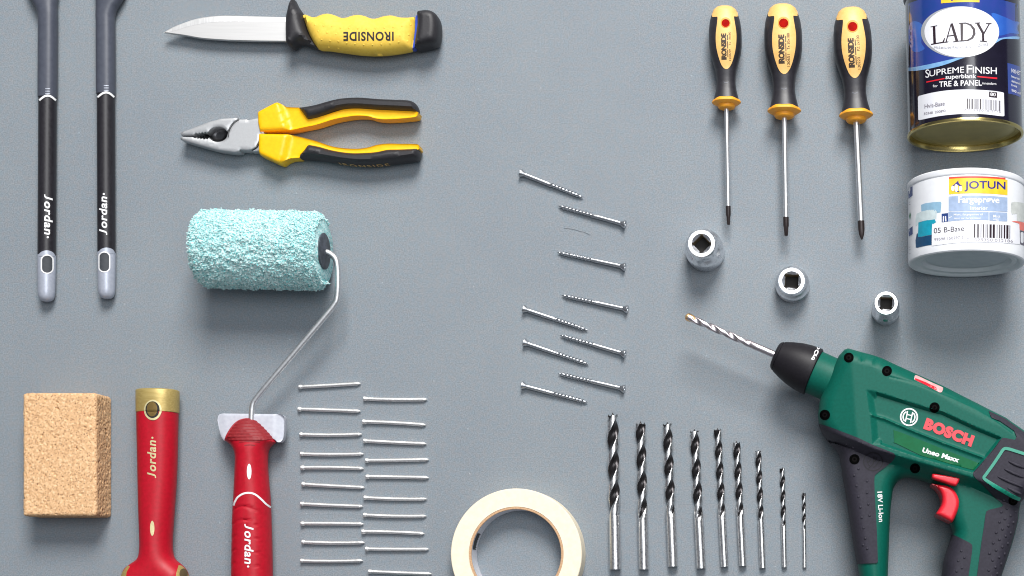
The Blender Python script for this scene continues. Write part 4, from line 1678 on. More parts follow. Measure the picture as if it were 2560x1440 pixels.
decal(m, [zt_(dout), zt_(din)], bb, e, 6)
build('lettering', m, MT['plumprint'], ov, up=True)
m = M()
letters(m, 'PREMIUM PAINT & COLOURS', zt_((416, 440)), (485 / 3.6, -30 / 3.6), (0, -22 / 3.6), bb, 1.5, arc=-3, bold=0.01, grid=8)
build('fine_print', m, MT['greyprint'], ov, up=True)
# logo strip at the top
m = M()
decal(m, band(2220 + 478 / 3.6, 2220 + 822 / 3.6, (-26, -31, -28), (8.5, 5.5, 6)), bb, 0.7, 7)
ls = build('logo_label', m, MT['logoyellow'], t, up=True)
m = M()
letters(m, 'JOTUN', zt_((568, 10)), (240 / 3.6, -2), (0, -21), bb, 1.0, bold=0.02, grid=8)
build('lettering', m, MT['logoblue'], ls, up=True)
# product name
m = M()
letters(m, 'S', zl((272, 438)), (76 / 8, -6 / 8), (0, -165 / 8), bb, 0.6, grid=8)
letters(m, 'UPREME', zl((352, 415)), (690 / 8, -82 / 8), (0, -118 / 8), bb, 0.7, arc=1.6, grid=8)
letters(m, 'F', zl((1095, 348)), (110 / 8, 0), (0, -168 / 8), bb, 0.6, grid=8)
letters(m, 'INISH', zl((1215, 345)), (478 / 8, 22 / 8), (0, -135 / 8), bb, 0.6, bold=0.004, grid=8)
letters(m, 'superblank', zl((672, 492)), (612 / 8, -18 / 8), (0, -112 / 8), bb, 0.6, arc=1, bold=0.01, grid=8)
letters(m, 'TRE & PANEL', zl((545, 625)), (850 / 8, -30 / 8), (0, -112 / 8), bb, 0.6, arc=1.2, bold=0.012, grid=8)
letters(m, 'for', zl((420, 628)), (100 / 8, -8 / 8), (0, -52 / 8), bb, 0.6, grid=8)
letters(m, 'innendørs', zl((1405, 570)), (280 / 8, 12 / 8), (0, -52 / 8), bb, 0.6, grid=8)
build('lettering', m, MT['white'], body, up=True)
m = M()
decal(m, zl([(288, 512), (650, 440), (655, 462), (290, 535)]), bb, 0.6, 6)
decal(m, zl([(1308, 402), (1700, 432), (1700, 464), (1308, 424)]), bb, 0.6, 6)
build('red_rules', m, MT['trigger'], body, up=True)
# white data label
m = M()
top = [(140, 800), (400, 735), (700, 690), (1000, 672), (1300, 676), (1600, 696), (1810, 728), (1835, 755)]
bot = [(1845, 1190), (1800, 1206), (1500, 1170), (1200, 1155), (900, 1165), (600, 1195), (350, 1240), (180, 1278), (140, 1275), (130, 1240), (122, 830)]
decal(m, cr(zl(top), 3, False) + cr(zl(bot), 3, False), bb, 0.6, 7)
dl = build('data_label', m, MT['labelwhite'], t, up=True)
m = M()
x = 1098
random.seed(11)
while x < 1775:
    wd = random.choice((7, 10, 16, 22))
    yt = 850 + 0.00008 * (x - 1000) ** 2
    decal(m, zl([(x, yt), (x + wd, yt + 1), (x + wd, yt + 208), (x, yt + 207)]), bb, 0.85, 9)
    x += wd + random.choice((10, 16, 24))
decal(m, zl([(1538, 712), (1698, 728), (1696, 840), (1538, 822)]), bb, 0.85, 6)
build('barcode', m, MT['plumprint'], dl, up=True)
m = M()
letters(m, '80', zl((1562, 800)), (108 / 8, 10 / 8), (0, -70 / 8), bb, 1.1, bold=0.01)
build('number', m, MT['white'], dl, up=True)
m = M()
letters(m, 'Hvit-Base', zl((258, 1052)), (400 / 8, -62 / 8), (0, -85 / 8), bb, 1.1, bold=0.012, grid=8)
letters(m, '50348  200893', zl((245, 1180)), (430 / 8, -62 / 8), (0, -48 / 8), bb, 1.1, bold=0.01, grid=8)
letters(m, '7 029350 002776', zl((1035, 1108)), (745 / 8, 36 / 8), (0, -44 / 8), bb, 0.85, arc=1.2, grid=8)
build('fine_print', m, MT['greyprint2'], dl, up=True)
# blue side panel
m = M()
decal(m, zl([(1905, 140), (2060, 180), (2160, 215), (2170, 830), (2060, 780), (1920, 750)]), bb, 0.6, 6)
sp_l = build('side_panel', m, MT['canblue'], t, up=True)
m = M()
for (s_, x_, y_, wv_, dy_, hv_) in (('NYHET', 1985, 330, 180, 60, 80), ('Interiør', 1985, 430, 170, 58, 45), ('dekkende', 1985, 520, 175, 60, 45), ('hvit', 1985, 600, 110, 36, 45), ('500 ml', 1985, 705, 180, 70, 48)):
    letters(m, s_, zl((x_, y_)), (wv_ / 8, dy_ / 8), (0, -hv_ / 8), bb, 0.9, bold=0.008, grid=6)
build('lettering', m, MT['white'], sp_l, up=True)

# ================================================================ WHITE SAMPLE TUB
zu = Z(2220, 390, 4.365)
zv = Z(2320, 430, 7.579)
zw = Z(2260, 440, 7.2)
hc = 144
bc_, tc_ = P(2416.5, 662, hc), P(2416.0, 461, hc)
t = thing('paint_tub', 'short white paint sample tub with colour swatches, lying on its side', 'paint tub', (bc_[0] + tc_[0]) / 2, (bc_[1] + tc_[1]) / 2)
D_ = Vector((tc_[0] - bc_[0], tc_[1] - bc_[1], 0))
LT = D_.length
D_ = (D_.normalized() + Vector((0, 0, -0.030))).normalized()
A_ = Vector((*bc_, hc + 3))
RT = 141.0
m = M()
prof = [(0, RT - 8), (0.5, RT - 3), (3, RT - 0.6), (8, RT)] + [(s, RT) for s in np.linspace(16, LT - 50, 8)] + [(LT - 18, RT), (LT - 15.2, RT - 0.2)]
prof = [(14, RT * 0.70), (13, RT * 0.73), (6, RT * 0.77), (5, RT * 0.84), (7, RT * 0.86), (1.2, RT * 0.905)] + prof
m.lathe(A_, D_, prof, 160, False, True)
body = build('tub_body', m, MT['tub'], t)
bb = m.bvh()
m = M()
m.lathe(A_, D_, [(14.5, RT * 0.705), (13.5, RT * .55), (14, 30), (13, 2)], 96, False, True)
build('base_disc', m, MT['tubdisc'], t)
m = M()
m.lathe(A_, D_, [(LT - 15.5, RT - 0.6), (LT - 14.5, RT + 0.8), (LT - 11, RT + 2.2), (LT - 2, RT + 2.2), (LT + 1, RT - 1), (LT + 1.5, RT - 8), (LT - 6, RT - 12), (LT - 6, 1)], 160, True, True)
build('lid', m, MT['tub'], t)
# logo strip
m = M()
decal(m, band(*[2320 + v / 7.579 for v in (396, 1505)], [430 + v / 7.579 for v in (130, 112, 148)], [430 + v / 7.579 for v in (425, 405, 440)]), bb, 0.5, 7)
lg_ = build('logo_label', m, MT['logoyellow'], t, up=True)
m = M()
decal(m, band(*[2320 + v / 7.579 for v in (396, 1505)], [430 + v / 7.579 for v in (98, 80, 116)], [430 + v / 7.579 for v in (132, 114, 150)]), bb, 0.6, 7)
build('red_strip', m, MT['logored'], lg_, up=True)
m = M()
letters(m, 'JOTUN', zv((690, 372)), (775 / 7.579, 8 / 7.579), (0, -192 / 7.579), bb, 0.8, bold=0.018, grid=8, arc=2.0)
decal(m, zv([(545, 190), (575, 160), (580, 205), (600, 232), (650, 262), (600, 270), (545, 235), (480, 270), (445, 268), (500, 235)]), bb, 0.75, 6)
decal(m, zv([(500, 360), (596, 362), (585, 385), (512, 380)]), bb, 0.75, 6)
build('lettering', m, MT['logoblue'], lg_, up=True)
m = M()
decal(m, ellipse(*zv((470, 312)), 28 / 7.579, 52 / 7.579, 20), bb, 0.85, 4)
decal(m, ellipse(*zv((618, 315)), 30 / 7.579, 50 / 7.579, 20), bb, 0.85, 4)
decal(m, ellipse(*zv((537, 305)), 33 / 7.579, 76 / 7.579, 24), bb, 0.95, 4)
build('emblem', m, MT['white'], lg_, up=True)
# blue grey panel
m = M()
decal(m, band(*[2320 + v / 7.579 for v in (392, 1503)], [430 + v / 7.579 for v in (466, 444, 484)], [430 + v / 7.579 for v in (745, 737, 755)]), bb, 0.5, 7)
decal(m, band(*[2320 + v / 7.579 for v in (388, 1148)], [430 + v / 7.579 for v in (757, 750, 760)], [430 + v / 7.579 for v in (938, 910, 915)]), bb, 0.5, 7)
decal(m, band(*[2320 + v / 7.579 for v in (1160, 1500)], [430 + v / 7.579 for v in (762, 764, 772)], [430 + v / 7.579 for v in (916, 930, 935)]), bb, 0.5, 7)
pnl = build('name_panel', m, MT['bluegrey'], t, up=True)
m = M()
letters(m, 'Fargeprøve', zv((575, 628)), (775 / 7.579, 6 / 7.579), (0, -165 / 7.579), bb, 0.8, bold=0.02, grid=8, arc=1)
letters(m, 'Interiør', zv((805, 722)), (325 / 7.579, 3 / 7.579), (0, -76 / 7.579), bb, 0.8, bold=0.004, grid=8)
letters(m, 'Matt, fargeprøve til', zv((490, 838)), (545 / 7.579, -4 / 7.579), (0, -48 / 7.579), bb, 0.8, bold=0.006, grid=8)
letters(m, 'test av fargetone', zv((490, 905)), (510 / 7.579, -6 / 7.579), (0, -46 / 7.579), bb, 0.8, bold=0.006, grid=8)
letters(m, 'Matt', zv((1230, 862)), (135 / 7.579, 4 / 7.579), (0, -50 / 7.579), bb, 0.8, bold=0.006, grid=8)
letters(m, 'vegg', zv((1230, 926)), (105 / 7.579, 3 / 7.579), (0, -44 / 7.579), bb, 0.8, bold=0.006, grid=8)
decal(m, zv([(392, 868), (450, 838), (452, 848), (396, 880)]), bb, 0.8, 5)
build('lettering', m, MT['white'], pnl, up=True)
m = M()
decal(m, zv([(260, 792), (382, 778), (384, 940), (262, 955)]), bb, 0.55, 6)
nb_ = build('navy_tab', m, MT['navybox'], t, up=True)
m = M()
decal(m, zv([(285, 842), (308, 838), (306, 940), (282, 944)]), bb, 0.8, 5)
decal(m, zv([(325, 842), (345, 835), (352, 935), (330, 938)]), bb, 0.8, 5)
build('lettering', m, MT['white'], nb_, up=True)
# colour swatches
for i_, (zz_, pg, mt_) in enumerate(((zw, [(310, 520), (380, 492), (540, 470), (660, 464), (675, 490), (670, 560), (660, 655), (600, 665), (480, 620), (400, 625), (315, 640)], 'sw1'),
                    (zw, [(232, 680), (320, 640), (430, 612), (560, 606), (592, 640), (585, 770), (500, 790), (380, 800), (270, 830), (245, 880), (215, 905), (212, 760)], 'sw2'),
                    (zw, [(262, 838), (400, 800), (555, 782), (580, 830), (520, 870), (505, 1056), (400, 1075), (320, 1092), (252, 1098), (258, 950)], 'sw3'),
                    (zw, [(232, 1040), (252, 1030), (256, 1100), (320, 1096), (400, 1079), (505, 1060), (505, 1240), (400, 1255), (250, 1290), (216, 1290), (210, 1160)], 'sw4'),
                    (zv, [(1575, 580), (1640, 562), (1740, 575), (1819, 590), (1822, 940), (1680, 930), (1680, 790), (1590, 800), (1565, 740)], 'sw5'),
                    (zv, [(1580, 940), (1640, 928), (1740, 940), (1822, 960), (1822, 1120), (1735, 1100), (1725, 990), (1690, 965)], 'sw6'),
                    (zv, [(1735, 1106), (1822, 1126), (1822, 1400), (1740, 1365)], 'sw7'))):
    m = M()
    decal(m, zz_(pg), bb, 0.40 + 0.03 * i_, 6)
    build('colour_swatch', m, MT[mt_], t, up=True)
# data label
m = M()
decal(m, cr(zv([(75, 1330), (82, 1010), (105, 990), (160, 975)]), 3, False) + cr(zv([(500, 950), (900, 940), (1300, 952), (1600, 968), (1705, 985), (1725, 1010), (1738, 1370)]), 3, False) + cr(zv([(1400, 1342), (900, 1330), (500, 1348), (200, 1385), (75, 1400)]), 3, False), bb, 0.9, 7)
dl = build('data_label', m, MT['labelwhite'], t, up=True)
m = M()
random.seed(5)
x = 868
while x < 1600:
    wd = random.choice((14, 20, 30, 42))
    if x + wd > 1610:
        break
    yt = 988 + 0.00006 * (x - 900) ** 2
    decal(m, zv([(x, yt), (x + wd, yt + 1), (x + wd - 2, yt + 258), (x - 2, yt + 257)]), bb, 1.15, 9)
    x += wd + random.choice((18, 26, 34))
letters(m, '05 B-Base', zv((115, 1165)), (570 / 7.579, -48 / 7.579), (0, -100 / 7.579), bb, 1.15, grid=8)
build('barcode', m, MT['plumprint'], dl, up=True)
m = M()
letters(m, '99598 150297 2', zv((125, 1308)), (545 / 7.579, -46 / 7.579), (0, -52 / 7.579), bb, 1.15, grid=8)
letters(m, '7   029350 012186', zv((725, 1312)), (880 / 7.579, 28 / 7.579), (0, -56 / 7.579), bb, 1.15, grid=8, arc=1)
build('fine_print', m, MT['greyprint2'], dl, up=True)
# marks near the left edge
m = M()
decal(m, zw([(74, 190), (156, 130), (158, 350), (84, 410)]), bb, 0.5, 4)
decal(m, zw([(84, 960), (158, 905), (160, 1045), (90, 1090)]), bb, 0.5, 4)
build('navy_tab', m, MT['navybox'], t, up=True)
m = M()
decal(m, zw([(112, 650), (128, 700), (112, 795), (94, 720)]), bb, 0.5, 4)
build('green_mark', m, MT['leafgreen'], t, up=True)
m = M()
for yy in (470, 515, 880, 1280, 1330, 1400):
    decal(m, zw([(95, yy), (118, yy - 10), (118, yy - 2), (95, yy + 8)]), bb, 0.5, 4)
build('fine_print', m, MT['greyprint2'], body, up=True)

# ================================================================ POWER DRILL
z1_, z2_, z3_ = Z(1680, 760, 4.0), Z(2020, 860, 4.741), Z(2020, 1100, 4.235)
ZM, ZT = 104.0, 200.0
t = thing('cordless_drill', 'green and charcoal cordless drill with a long masonry bit', 'drill', *P(2300, 1150, ZM))
body_px = (z2_([(365, 168), (430, 100), (475, 86), (540, 104), (640, 132), (800, 174), (900, 208), (980, 244), (1100, 298), (1260, 372), (1590, 520), (1850, 655), (2150, 806), (2330, 892), (2560, 1060)]) + [(2592, 1112), (2606, 1160), (2598, 1205), (2566, 1238)] +
           z3_([(2242, 650), (2224, 850), (2190, 990), (2150, 1130), (2080, 1340), (2040, 1460), (2010, 1560), (2010, 1700), (545, 1700), (560, 1560), (545, 1440), (520, 1300), (480, 1060), (430, 740), (395, 520), (370, 380), (355, 270), (338, 180), (318, 130), (290, 90), (250, 45), (205, 0)]) +
           z2_([(172, 1055), (150, 1000), (128, 935), (120, 850), (135, 720), (150, 655)]))
inner_px = cr(z3_([(1060, 399), (1150, 410), (1290, 456), (1330, 480), (1420, 560), (1470, 680), (1480, 800), (1500, 880), (1526, 960), (1530, 1000), (1500, 1100), (1465, 1210), (1440, 1300), (1425, 1440), (1415, 1560)]), 3, False) + cr(z3_([(850, 1560), (845, 1440), (855, 1150), (865, 900), (875, 720), (890, 600), (900, 530), (922, 478), (950, 440), (985, 415), (1020, 402)]), 3, False)
OB = np.array(PL(body_px, ZM))
OI = np.array(PL(inner_px, ZM))
OBd, OId = resample(OB, 6), resample(OI, 6)


def D2(pts, z=ZT):
    return np.array(PL(pts, z))


barrel = D2([(1960, 1029), (2046, 1065), (2150, 1107), (2185, 1122), (2431, 1193), (2560, 1250), (2700, 1310)])
facet = D2(z2_([(500, 60), (510, 240), (540, 560), (560, 900), (590, 1150), (600, 1250)]))
recess = D2(z2_([(690, 545), (775, 553), (1430, 757), (1600, 800), (2000, 985), (2305, 1110), (2085, 1392)]) + z3_([(1760, 348), (1700, 335), (1200, 196), (760, 48)]) + z2_([(760, 1190), (735, 845), (720, 770)]))
leftw = D2(z2_([(690, 545), (720, 770), (735, 845), (760, 1190)]))
ridge = D2(z2_([(760, 843), (900, 880), (1200, 1010), (1600, 1170), (2080, 1345)]))
ledge = D2(z2_([(760, 300), (960, 385), (1150, 432), (1400, 505), (1650, 602), (2000, 745), (2200, 880), (2440, 1060)]))
notch = [D2(z2_([(655, 130), (640, 205)])), D2(z2_([(815, 170), (800, 235)]))]


def body_top(v):
    v = np.asarray(v, float)
    d, _ = ringdist(v, [OBd, OId])
    ins = inside(v, [OB, OI])
    d = np.where(ins, d, 0)
    zt = np.full(len(v), ZT)
    bl = np.interp(v[:, 0], barrel[:, 0], barrel[:, 1])
    zt -= np.clip((v[:, 1] - bl) / 22.0, 0, 1) * 34
    fx = np.interp(v[:, 1], facet[:, 1], facet[:, 0])
    zt -= np.clip((fx - v[:, 0]) * 0.30, 0, 40) * (v[:, 1] < bl + 20)
    ri = inside(v, [recess])
    rd, _ = ringdist(v, [recess])
    lw = np.interp(v[:, 1], leftw[:, 1], leftw[:, 0])
    rw = 7.0 + 9.0 * (v[:, 0] < lw + 22)
    zt -= np.where(ri, np.clip(rd / rw, 0, 1) * 11, 0)
    zt += np.exp(-(linedist(v, ridge) / 3.6) ** 2) * 5 * ri
    ly = np.interp(v[:, 0], ledge[:, 0], ledge[:, 1])
    ab = ly - v[:, 1]
    zt -= np.clip(ab * 0.34, 0, 24) * (v[:, 0] > ledge[0, 0]) * np.clip((v[:, 0] - ledge[0, 0]) / 60, 0, 1)
    zt -= np.exp(-(linedist(v, ledge) / 2.2) ** 2) * 2.2 * (v[:, 0] > ledge[0, 0] + 40)
    for nl_ in notch:
        zt -= np.exp(-(linedist(v, nl_) / 3.0) ** 2) * 6
    R = 34.0
    Hv = 52.0
    f = fround(d / R)
    top = zt - Hv * (1 - f)
    return np.maximum(top, ZM - 0 * d), ins


def drill_slab(m, rings, step, extra=None, offs=True, mi=0):
    R = 34.0
    of = [R * (1 - math.cos(PI / 2 * k / 5)) for k in range(1, 6)]
    vv, ff, rs = fill(rings, step, of, extra, 6)
    top, _ = body_top(vv)
    bot = 2 * ZM - 4 - top
    bot = np.maximum(bot, 1.0)
    n = len(vv)
    V = [(x, y, z) for (x, y), z in zip(vv, top)] + [(x, y, z) for (x, y), z in zip(vv, bot)]
    F = list(ff) + [tuple(i + n for i in reversed(q)) for q in ff]
    for a, b in boundary_edges(ff):
        F.append((b, a, a + n, b + n))
    m.add(V, F, mi)


def offsets(poly, ds):
    r = resample(poly, 4)
    tt = np.roll(r, -1, axis=0) - np.roll(r, 1, axis=0)
    nn = np.stack([-tt[:, 1], tt[:, 0]], 1)
    nn /= np.maximum(np.hypot(*nn.T), 1e-9)[:, None]
    return np.concatenate([r + nn * d for d in ds])


def sparse(pts, dmin):
    seen = {}
    out = []
    for p in pts:
        k_ = (int(p[0] / dmin), int(p[1] / dmin))
        if k_ in seen:
            continue
        seen[k_] = 1
        out.append(p)
    return np.array(out)


rl = []
for ln in (ridge, ledge, barrel + np.array([0, 6.0]), barrel + np.array([0, 17.0])):
    r_ = np.concatenate([ln[i] + (ln[i + 1] - ln[i]) * np.linspace(0, 1, 40)[:, None] for i in range(len(ln) - 1)])
    for dy in (-5, -2.5, 0, 2.5, 5):
        rl.append(r_ + np.array([0, dy]))
extra = np.concatenate([offsets(recess, (-16, -11, -7.2, -3.5, -0.3, 0.3, 3.5, 7.2, 11, 16))] + rl)
extra = sparse(extra, 2.2)
m = M()
drill_slab(m, [OB, OI], 5.0, extra)
db = build('drill_body', m, MT['green'], t, sharp=48)
bd = m.bvh()


def overmould(name, px_poly, mtl, lift, parent, step=3.8, zz=170, bumps=()):
    """a soft panel laid over the housing, following its form"""
    pl_ = D2(px_poly, zz)
    vv, ff, rs = fill([pl_], step, (), extra, 3.6)
    ins = inside(vv, [OB, OI])
    _, near = ringdist(vv, [OBd, OId])
    for i in range(len(vv)):
        if not ins[i]:
            out_ = vv[i] - near[i]
            L_ = np.linalg.norm(out_)
            vv[i] = near[i] + (out_ / L_ * 1.6 if L_ > 1e-6 else 0)
    top, _ = body_top(vv)
    zt = top + lift
    V = [(x, y, z) for (x, y), z in zip(vv, zt)]
    F = list(ff)
    low = {}
    for a, b in boundary_edges(ff):
        for i in (a, b):
            if i not in low:
                low[i] = len(V)
                drop = lift + 6 if ins[i] else ZM * 2 - 8 - (2 * ZM - 4 - top[i]) * 0 - 0
                zlow = zt[i] - (lift + 6) if ins[i] else max(4.0, 2 * ZM - 4 - top[i] - lift)
                V.append((vv[i][0], vv[i][1], zlow))
        F.append((a, b, low[b], low[a]))
    m = M()
    m.add(V, F)
    bv_ = m.bvh()
    for (x, y, r_) in bumps:
        p_ = shoot(bv_, x, y, -0.8)
        m.dome(p_, r_, r_ * 0.75, 10)
    return build(name, m, mtl, parent, sharp=40), bv_


# front grip
fg = z2_([(118, 925), (160, 945), (370, 1035), (600, 1130), (770, 1212), (900, 1262), (1015, 1308), (1034, 1340)]) + z3_([(921, 190), (900, 222), (820, 285), (735, 345), (708, 372), (702, 420), (706, 560), (718, 760), (731, 1000), (740, 1290), (722, 1304), (525, 1310), (500, 1312), (470, 1080), (420, 760), (360, 380), (325, 180), (280, 95), (200, 5)]) + z2_([(165, 1060), (110, 950)])
fdots = [(410, 42), (478, 80), (535, 305), (490, 375), (625, 435), (515, 485), (625, 560), (535, 600), (638, 680), (556, 712), (652, 800), (570, 822), (590, 930), (608, 1042), (585, 1110), (628, 1150)]
g1, bg1 = overmould('front_grip', fg, MT['grip'], 3.0, t, bumps=[(*z3_(p), 3.6) for p in fdots])
# rear overmould with the grip
rg = z2_([(2140, 800), (2330, 882), (2560, 1052)]) + [(2600, 1105), (2616, 1160), (2606, 1210), (2572, 1244)] + z3_([(2255, 650), (2234, 850), (2200, 990), (2160, 1130), (2092, 1340), (2050, 1460), (2022, 1560), (1772, 1560), (1790, 1440), (1815, 1250), (1842, 1050), (1866, 900), (1880, 790), (1892, 752), (1930, 735), (2030, 712), (2058, 700), (2066, 685), (2050, 665), (1960, 595), (1850, 490), (1770, 420), (1742, 385), (1740, 352), (1790, 300), (1880, 195), (2032, 12)]) + z2_([(2100, 1385), (2262, 1155), (2290, 1128), (2330, 1130), (2440, 1152), (2458, 1112), (2430, 1040), (2262, 925), (2165, 888), (2148, 850)])
zq = Z(2440, 1150, 4.966)
rdots = [(345, 500), (385, 600), (312, 645), (430, 690), (360, 730), (292, 770), (463, 775), (400, 815), (328, 858), (250, 902), (430, 905), (368, 945), (292, 988), (213, 1030), (395, 1035), (327, 1078), (250, 1120), (168, 1160), (355, 1165), (288, 1205), (208, 1245), (312, 1290), (240, 1330), (160, 1370), (262, 1410), (190, 1440), (492, 640)]
g2, bg2 = overmould('rear_grip', rg, MT['grip'], 3.2, t, bumps=[(*zq(p), 4.0) for p in rdots])
# vent ribs of the rear cover
m = M()
for (xa, ya, xb_, yb) in ((2120, 225, 2300, 300), (2075, 305, 2290, 400), (2005, 385, 2275, 500), (2110, 505, 2260, 575)):
    a, b = np.array(z3_((xa, ya))), np.array(z3_((xb_, yb)))
    c_ = (a + b) / 2
    L_ = np.linalg.norm(b - a)
    rot = math.atan2(*(b - a)[::-1])
    p_ = shoot(bg2, *c_, -0.5)
    m.dome(p_, L_ / 2, 5, 20, 4.5, rot)
build('cover_ribs', m, MT['grip'], g2)
# inner rear grip below the trigger
ig = cr(z3_([(1520, 985), (1560, 1005), (1640, 1050), (1715, 1090), (1738, 1115), (1738, 1170), (1722, 1290), (1700, 1440), (1690, 1560)]), 3, False) + z3_([(1400, 1560), (1412, 1440), (1428, 1300), (1452, 1210), (1490, 1100), (1515, 1020)])
overmould('inner_grip', ig, MT['grip'], 2.8, t, bumps=[(*z3_(p), 3.6) for p in ((1625, 1175), (1655, 1245), (1590, 1280), (1630, 1355), (1575, 1390))])
# battery foot joining both arms below the frame
m = M()
puff(m, PL([(2140, 1490), (2505, 1490), (2515, 1600), (2135, 1600)], 80), 10, 190, 20, 30, 14)
build('battery_foot', m, MT['grip'], t)
# green trim line, its bevel highlight put into a lighter green
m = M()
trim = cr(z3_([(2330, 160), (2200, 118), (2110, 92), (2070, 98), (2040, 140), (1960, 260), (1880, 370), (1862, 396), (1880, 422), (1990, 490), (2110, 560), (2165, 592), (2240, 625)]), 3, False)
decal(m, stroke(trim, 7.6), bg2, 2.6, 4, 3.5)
build('green_trim', m, MT['greentrim_lit'], g2)
# green label plate
m = M()
decal(m, z2_([(1012, 1020), (1100, 1048), (1400, 1165), (1960, 1388), (2030, 1418)]) + z3_([(1815, 236), (1758, 318), (1500, 255), (1200, 165), (905, 22)]) + z2_([(1025, 1180)]), bd, 1.6, 4, 2.0)
lp_ = build('name_plate', m, MT['green_label'], t, up=True)
m = M()
letters(m, 'Uneo Maxx', z3_((1206, 130)), (388 / 4.235, 112 / 4.235), (13 / 4.235, -52 / 4.235), bd, 2.3, shear=0.1, bold=0.045, space=1.05, grid=6)
build('lettering', m, MT['white'], lp_, up=True)
m = M()
letters(m, 'BOSCH', z2_((1362, 1005)), (570 / 4.741, 218 / 4.741), (47 / 4.741, -133 / 4.741), bd, 1.6, bold=0.075, space=1.12, grid=6)
build('brand_lettering', m, MT['redprint'], db, up=True)
m = M()
letters(m, '18V Li-Ion', z3_((733, 548)), (16 / 4.235, 320 / 4.235), (52 / 4.235, -3 / 4.235), bd, 0.8, bold=0.02, grid=6)
build('lettering', m, MT['white'], db, up=True)
# round emblem: ring with an armature
m = M()
ec = z2_((1197, 866))
q = 1 / 4.741
decal(m, [ellipse(*ec, 107 * q, 107 * q, 48), ellipse(*ec, 90 * q, 90 * q, 48)], bd, 1.0, 4)


def em(pts, wd, lift):
    th = math.radians(12)
    l_ = [(ec[0] + (x * math.cos(th) - y * math.sin(th)) * q, ec[1] + (x * math.sin(th) + y * math.cos(th)) * q) for x, y in pts]
    decal(m, stroke(l_, wd * q), bd, lift, 3)


for sg in (-1, 1):
    em([(sg * 70 * math.cos(a), 70 * math.sin(a)) for a in np.linspace(-0.9, 0.9, 14)], 15, 1.02)
    em([(sg * 32, -66), (sg * 30, -30), (sg * 30, 30), (sg * 32, 66)], 14, 1.06)
    em([(-34, sg * 24), (0, sg * 24), (34, sg * 24)], 12, 1.10)
build('round_emblem', m, MT['white'], db, up=True)
# leaf emblem on the front grip
m = M()
lc = z3_((690, 228))
decal(m, [ellipse(*lc, 25, 24, 40), ellipse(*lc, 22.6, 21.6, 40)], bg1, 0.8, 3)
for (a, b, c_) in (((640, 300), (690, 250), (700, 170)), ((690, 290), (720, 270), (760, 210)), ((630, 240), (660, 215), (665, 190)), ((700, 230), (720, 210), (725, 180)), ((655, 275), (640, 260), (625, 215))):
    decal(m, stroke(cr(z3_([a, b, c_]), 4, False), 2.4), bg1, 0.8, 3)
build('moulded_emblem', m, MT['chuck'], g1, up=True)
# housing screws
for (zz_, p, r_, tgt) in ((z2_, (485, 162), 57, bd), (z2_, (935, 321), 59, bd), (z2_, (1500, 752), 61, bd), (z2_, (203, 840), 61, bd), (z2_, (552, 1366), 60, bg1), (z3_, (1134, 297), 53, bd), (z3_, (2172, 641), 48, bg2)):
    sc_ = 4.741 if zz_ is z2_ else 4.235
    c_ = zz_(p)
    m = M()
    decal(m, ellipse(*c_, r_ / sc_, r_ / sc_, 32), tgt, 1.0, 4)
    hs = build('screw_hole', m, mat('black_hole', (0.003, 0.003, 0.003), rough=1.0, spec=0.0), t, up=True)
    m = M()
    st = [(c_[0] + (3.4 if i % 2 else 2.6) * math.cos(PI * i / 6), c_[1] + (3.4 if i % 2 else 2.6) * math.sin(PI * i / 6)) for i in range(12)]
    decal(m, [ellipse(*c_, 6.2, 6.2, 24), st], tgt, 1.2, 3)
    build('screw_head', m, MT['holescrew'], hs, up=True)
# display window
m = M()
decal(m, cr(z2_([(1268, 378), (1300, 382), (1440, 450), (1580, 512), (1598, 530), (1588, 565), (1565, 578), (1525, 560), (1390, 488), (1268, 430), (1258, 410)]), 3), bd, 1.4, 5, 2)
dw = build('display_window', m, MT['lens'], db)
m = M()
decal(m, z2_([(1268, 410), (1400, 462), (1515, 520), (1528, 555), (1390, 488), (1266, 430)]), bd, 1.9, 5)
build('red_stripe', m, MT['trigger'], dw, up=True)
# trigger and direction switch
m = M()
tr = cr(z3_([(1296, 478), (1380, 488), (1470, 505), (1535, 545), (1575, 610), (1590, 680), (1570, 770), (1525, 868), (1500, 878), (1420, 840), (1350, 802), (1356, 775), (1385, 730), (1405, 680), (1405, 620), (1385, 565), (1345, 515)]), 3)
puff(m, PL(tr, 110), 40, 172, 9, 14, 6, bstep=4)
build('trigger', m, MT['trigger'], t)
m = M()
sel = cr(z3_([(1312, 372), (1325, 358), (1400, 366), (1590, 398), (1606, 418), (1582, 470), (1548, 485), (1420, 442), (1322, 410)]), 3)
puff(m, PL(sel, 180), 150, 186, 5, 7, 6, bstep=4)
build('direction_switch', m, MT['trigger'], t)
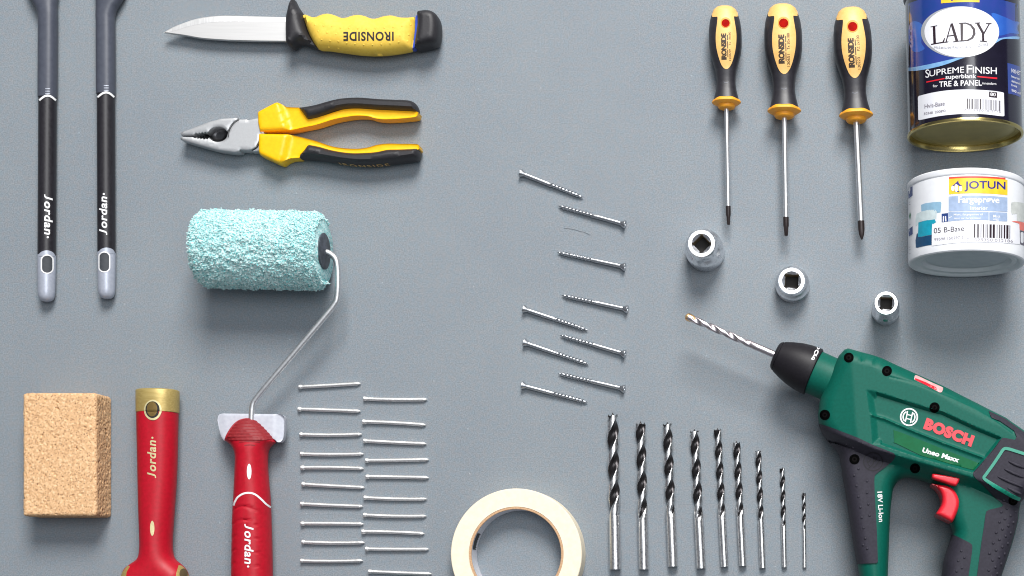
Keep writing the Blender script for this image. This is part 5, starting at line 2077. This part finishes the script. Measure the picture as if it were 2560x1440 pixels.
# dark slot beneath the switch
# chuck, collar and bit on one axis
ca, cb_ = P(*z1_((1030, 508)), ZM), P(*z1_((1417, 681)), ZM)
CA = Vector((*ca, ZM))
CD = Vector((cb_[0] - ca[0], cb_[1] - ca[1], 0))
CL = CD.length
CD.normalize()
m = M()
m.lathe(CA, CD, [(3, 8), (0, 14), (0, 29), (2.5, 33.5), (7, 36.5), (8.5, 37), (9.5, 36.2), (11, 38.5), (30, 46.5), (52, 53.5), (75, 58), (92, 59.5), (100, 59.5), (CL - 1, 59), (CL + 1, 56)], 72)
chk = build('chuck', m, MT['chuck'], t, sharp=30)
bck = m.bvh()
m = M()
m.lathe(CA, CD, [(CL - 1, 53), (CL + 1, 54), (CL + 38, 54), (CL + 62, 58)], 64)
build('collar', m, MT['green'], t)
m = M()
decal(m, [ellipse(*z1_((1442, 487)), 5, 7.5, 20, 0.5), ellipse(*z1_((1442, 487)), 2.6, 4.6, 20, 0.5)], bck, 0.5, 3)
decal(m, [z1_([(1440, 430), (1470, 415), (1488, 440), (1460, 458)]), z1_([(1455, 433), (1466, 427), (1473, 440), (1461, 446)])], bck, 0.5, 3)
decal(m, stroke(z1_([(1395, 555), (1405, 540), (1418, 520), (1424, 508)]), 3), bck, 0.5, 3)
decal(m, [ellipse(*z1_((1412, 545)), 4.4, 3.6, 16, -0.9), ellipse(*z1_((1412, 545)), 2.2, 1.6, 16, -0.9)], bck, 0.55, 3)
decal(m, stroke(z1_([(1418, 512), (1436, 516), (1446, 522)]), 2.4), bck, 0.6, 3)
build('lock_symbols', m, MT['white'], chk, up=True)
ta = P(1713.5, 789.5, ZM)
BA = Vector((*ta, ZM))
BD = Vector((ca[0] - ta[0], ca[1] - ta[1], 0))
BL = BD.length
BD.normalize()
m = M()
helix_bit(m, BA, BD, BL + 12, 8.8, 0.70, 96, hand=-1, phase=0.4, deep=0.36, bright=0, dark=1, tipcut=8, u0=0.42, step=1.5)
bt = build('masonry_bit', m, [MT['masonry'], MT['masonry']], t, sharp=40)
m = M()
m.lathe(BA, BD, [(0, 3.0), (3, 8.2), (7, 9.8), (16, 9.4), (26, 7.6), (30, 5)], 20, rmod=lambda th, s: 1 - 0.22 * abs(math.sin(th)))
build('carbide_tip', m, MT['carbide'], bt)

# ================================================================ a stray hair on the table
m = M()
m.tube(cr([(*P(x, y, 1), 0.9) for x, y in ((1410, 570), (1432, 573), (1450, 578), (1462, 581), (1476, 588))], 5, False), 0.32, 6)
hx = build('hair', m, mat('grey_fibre', '#5b6066', rough=0.6))
tag(hx, 'short thin grey hair lying between two screws', 'hair')
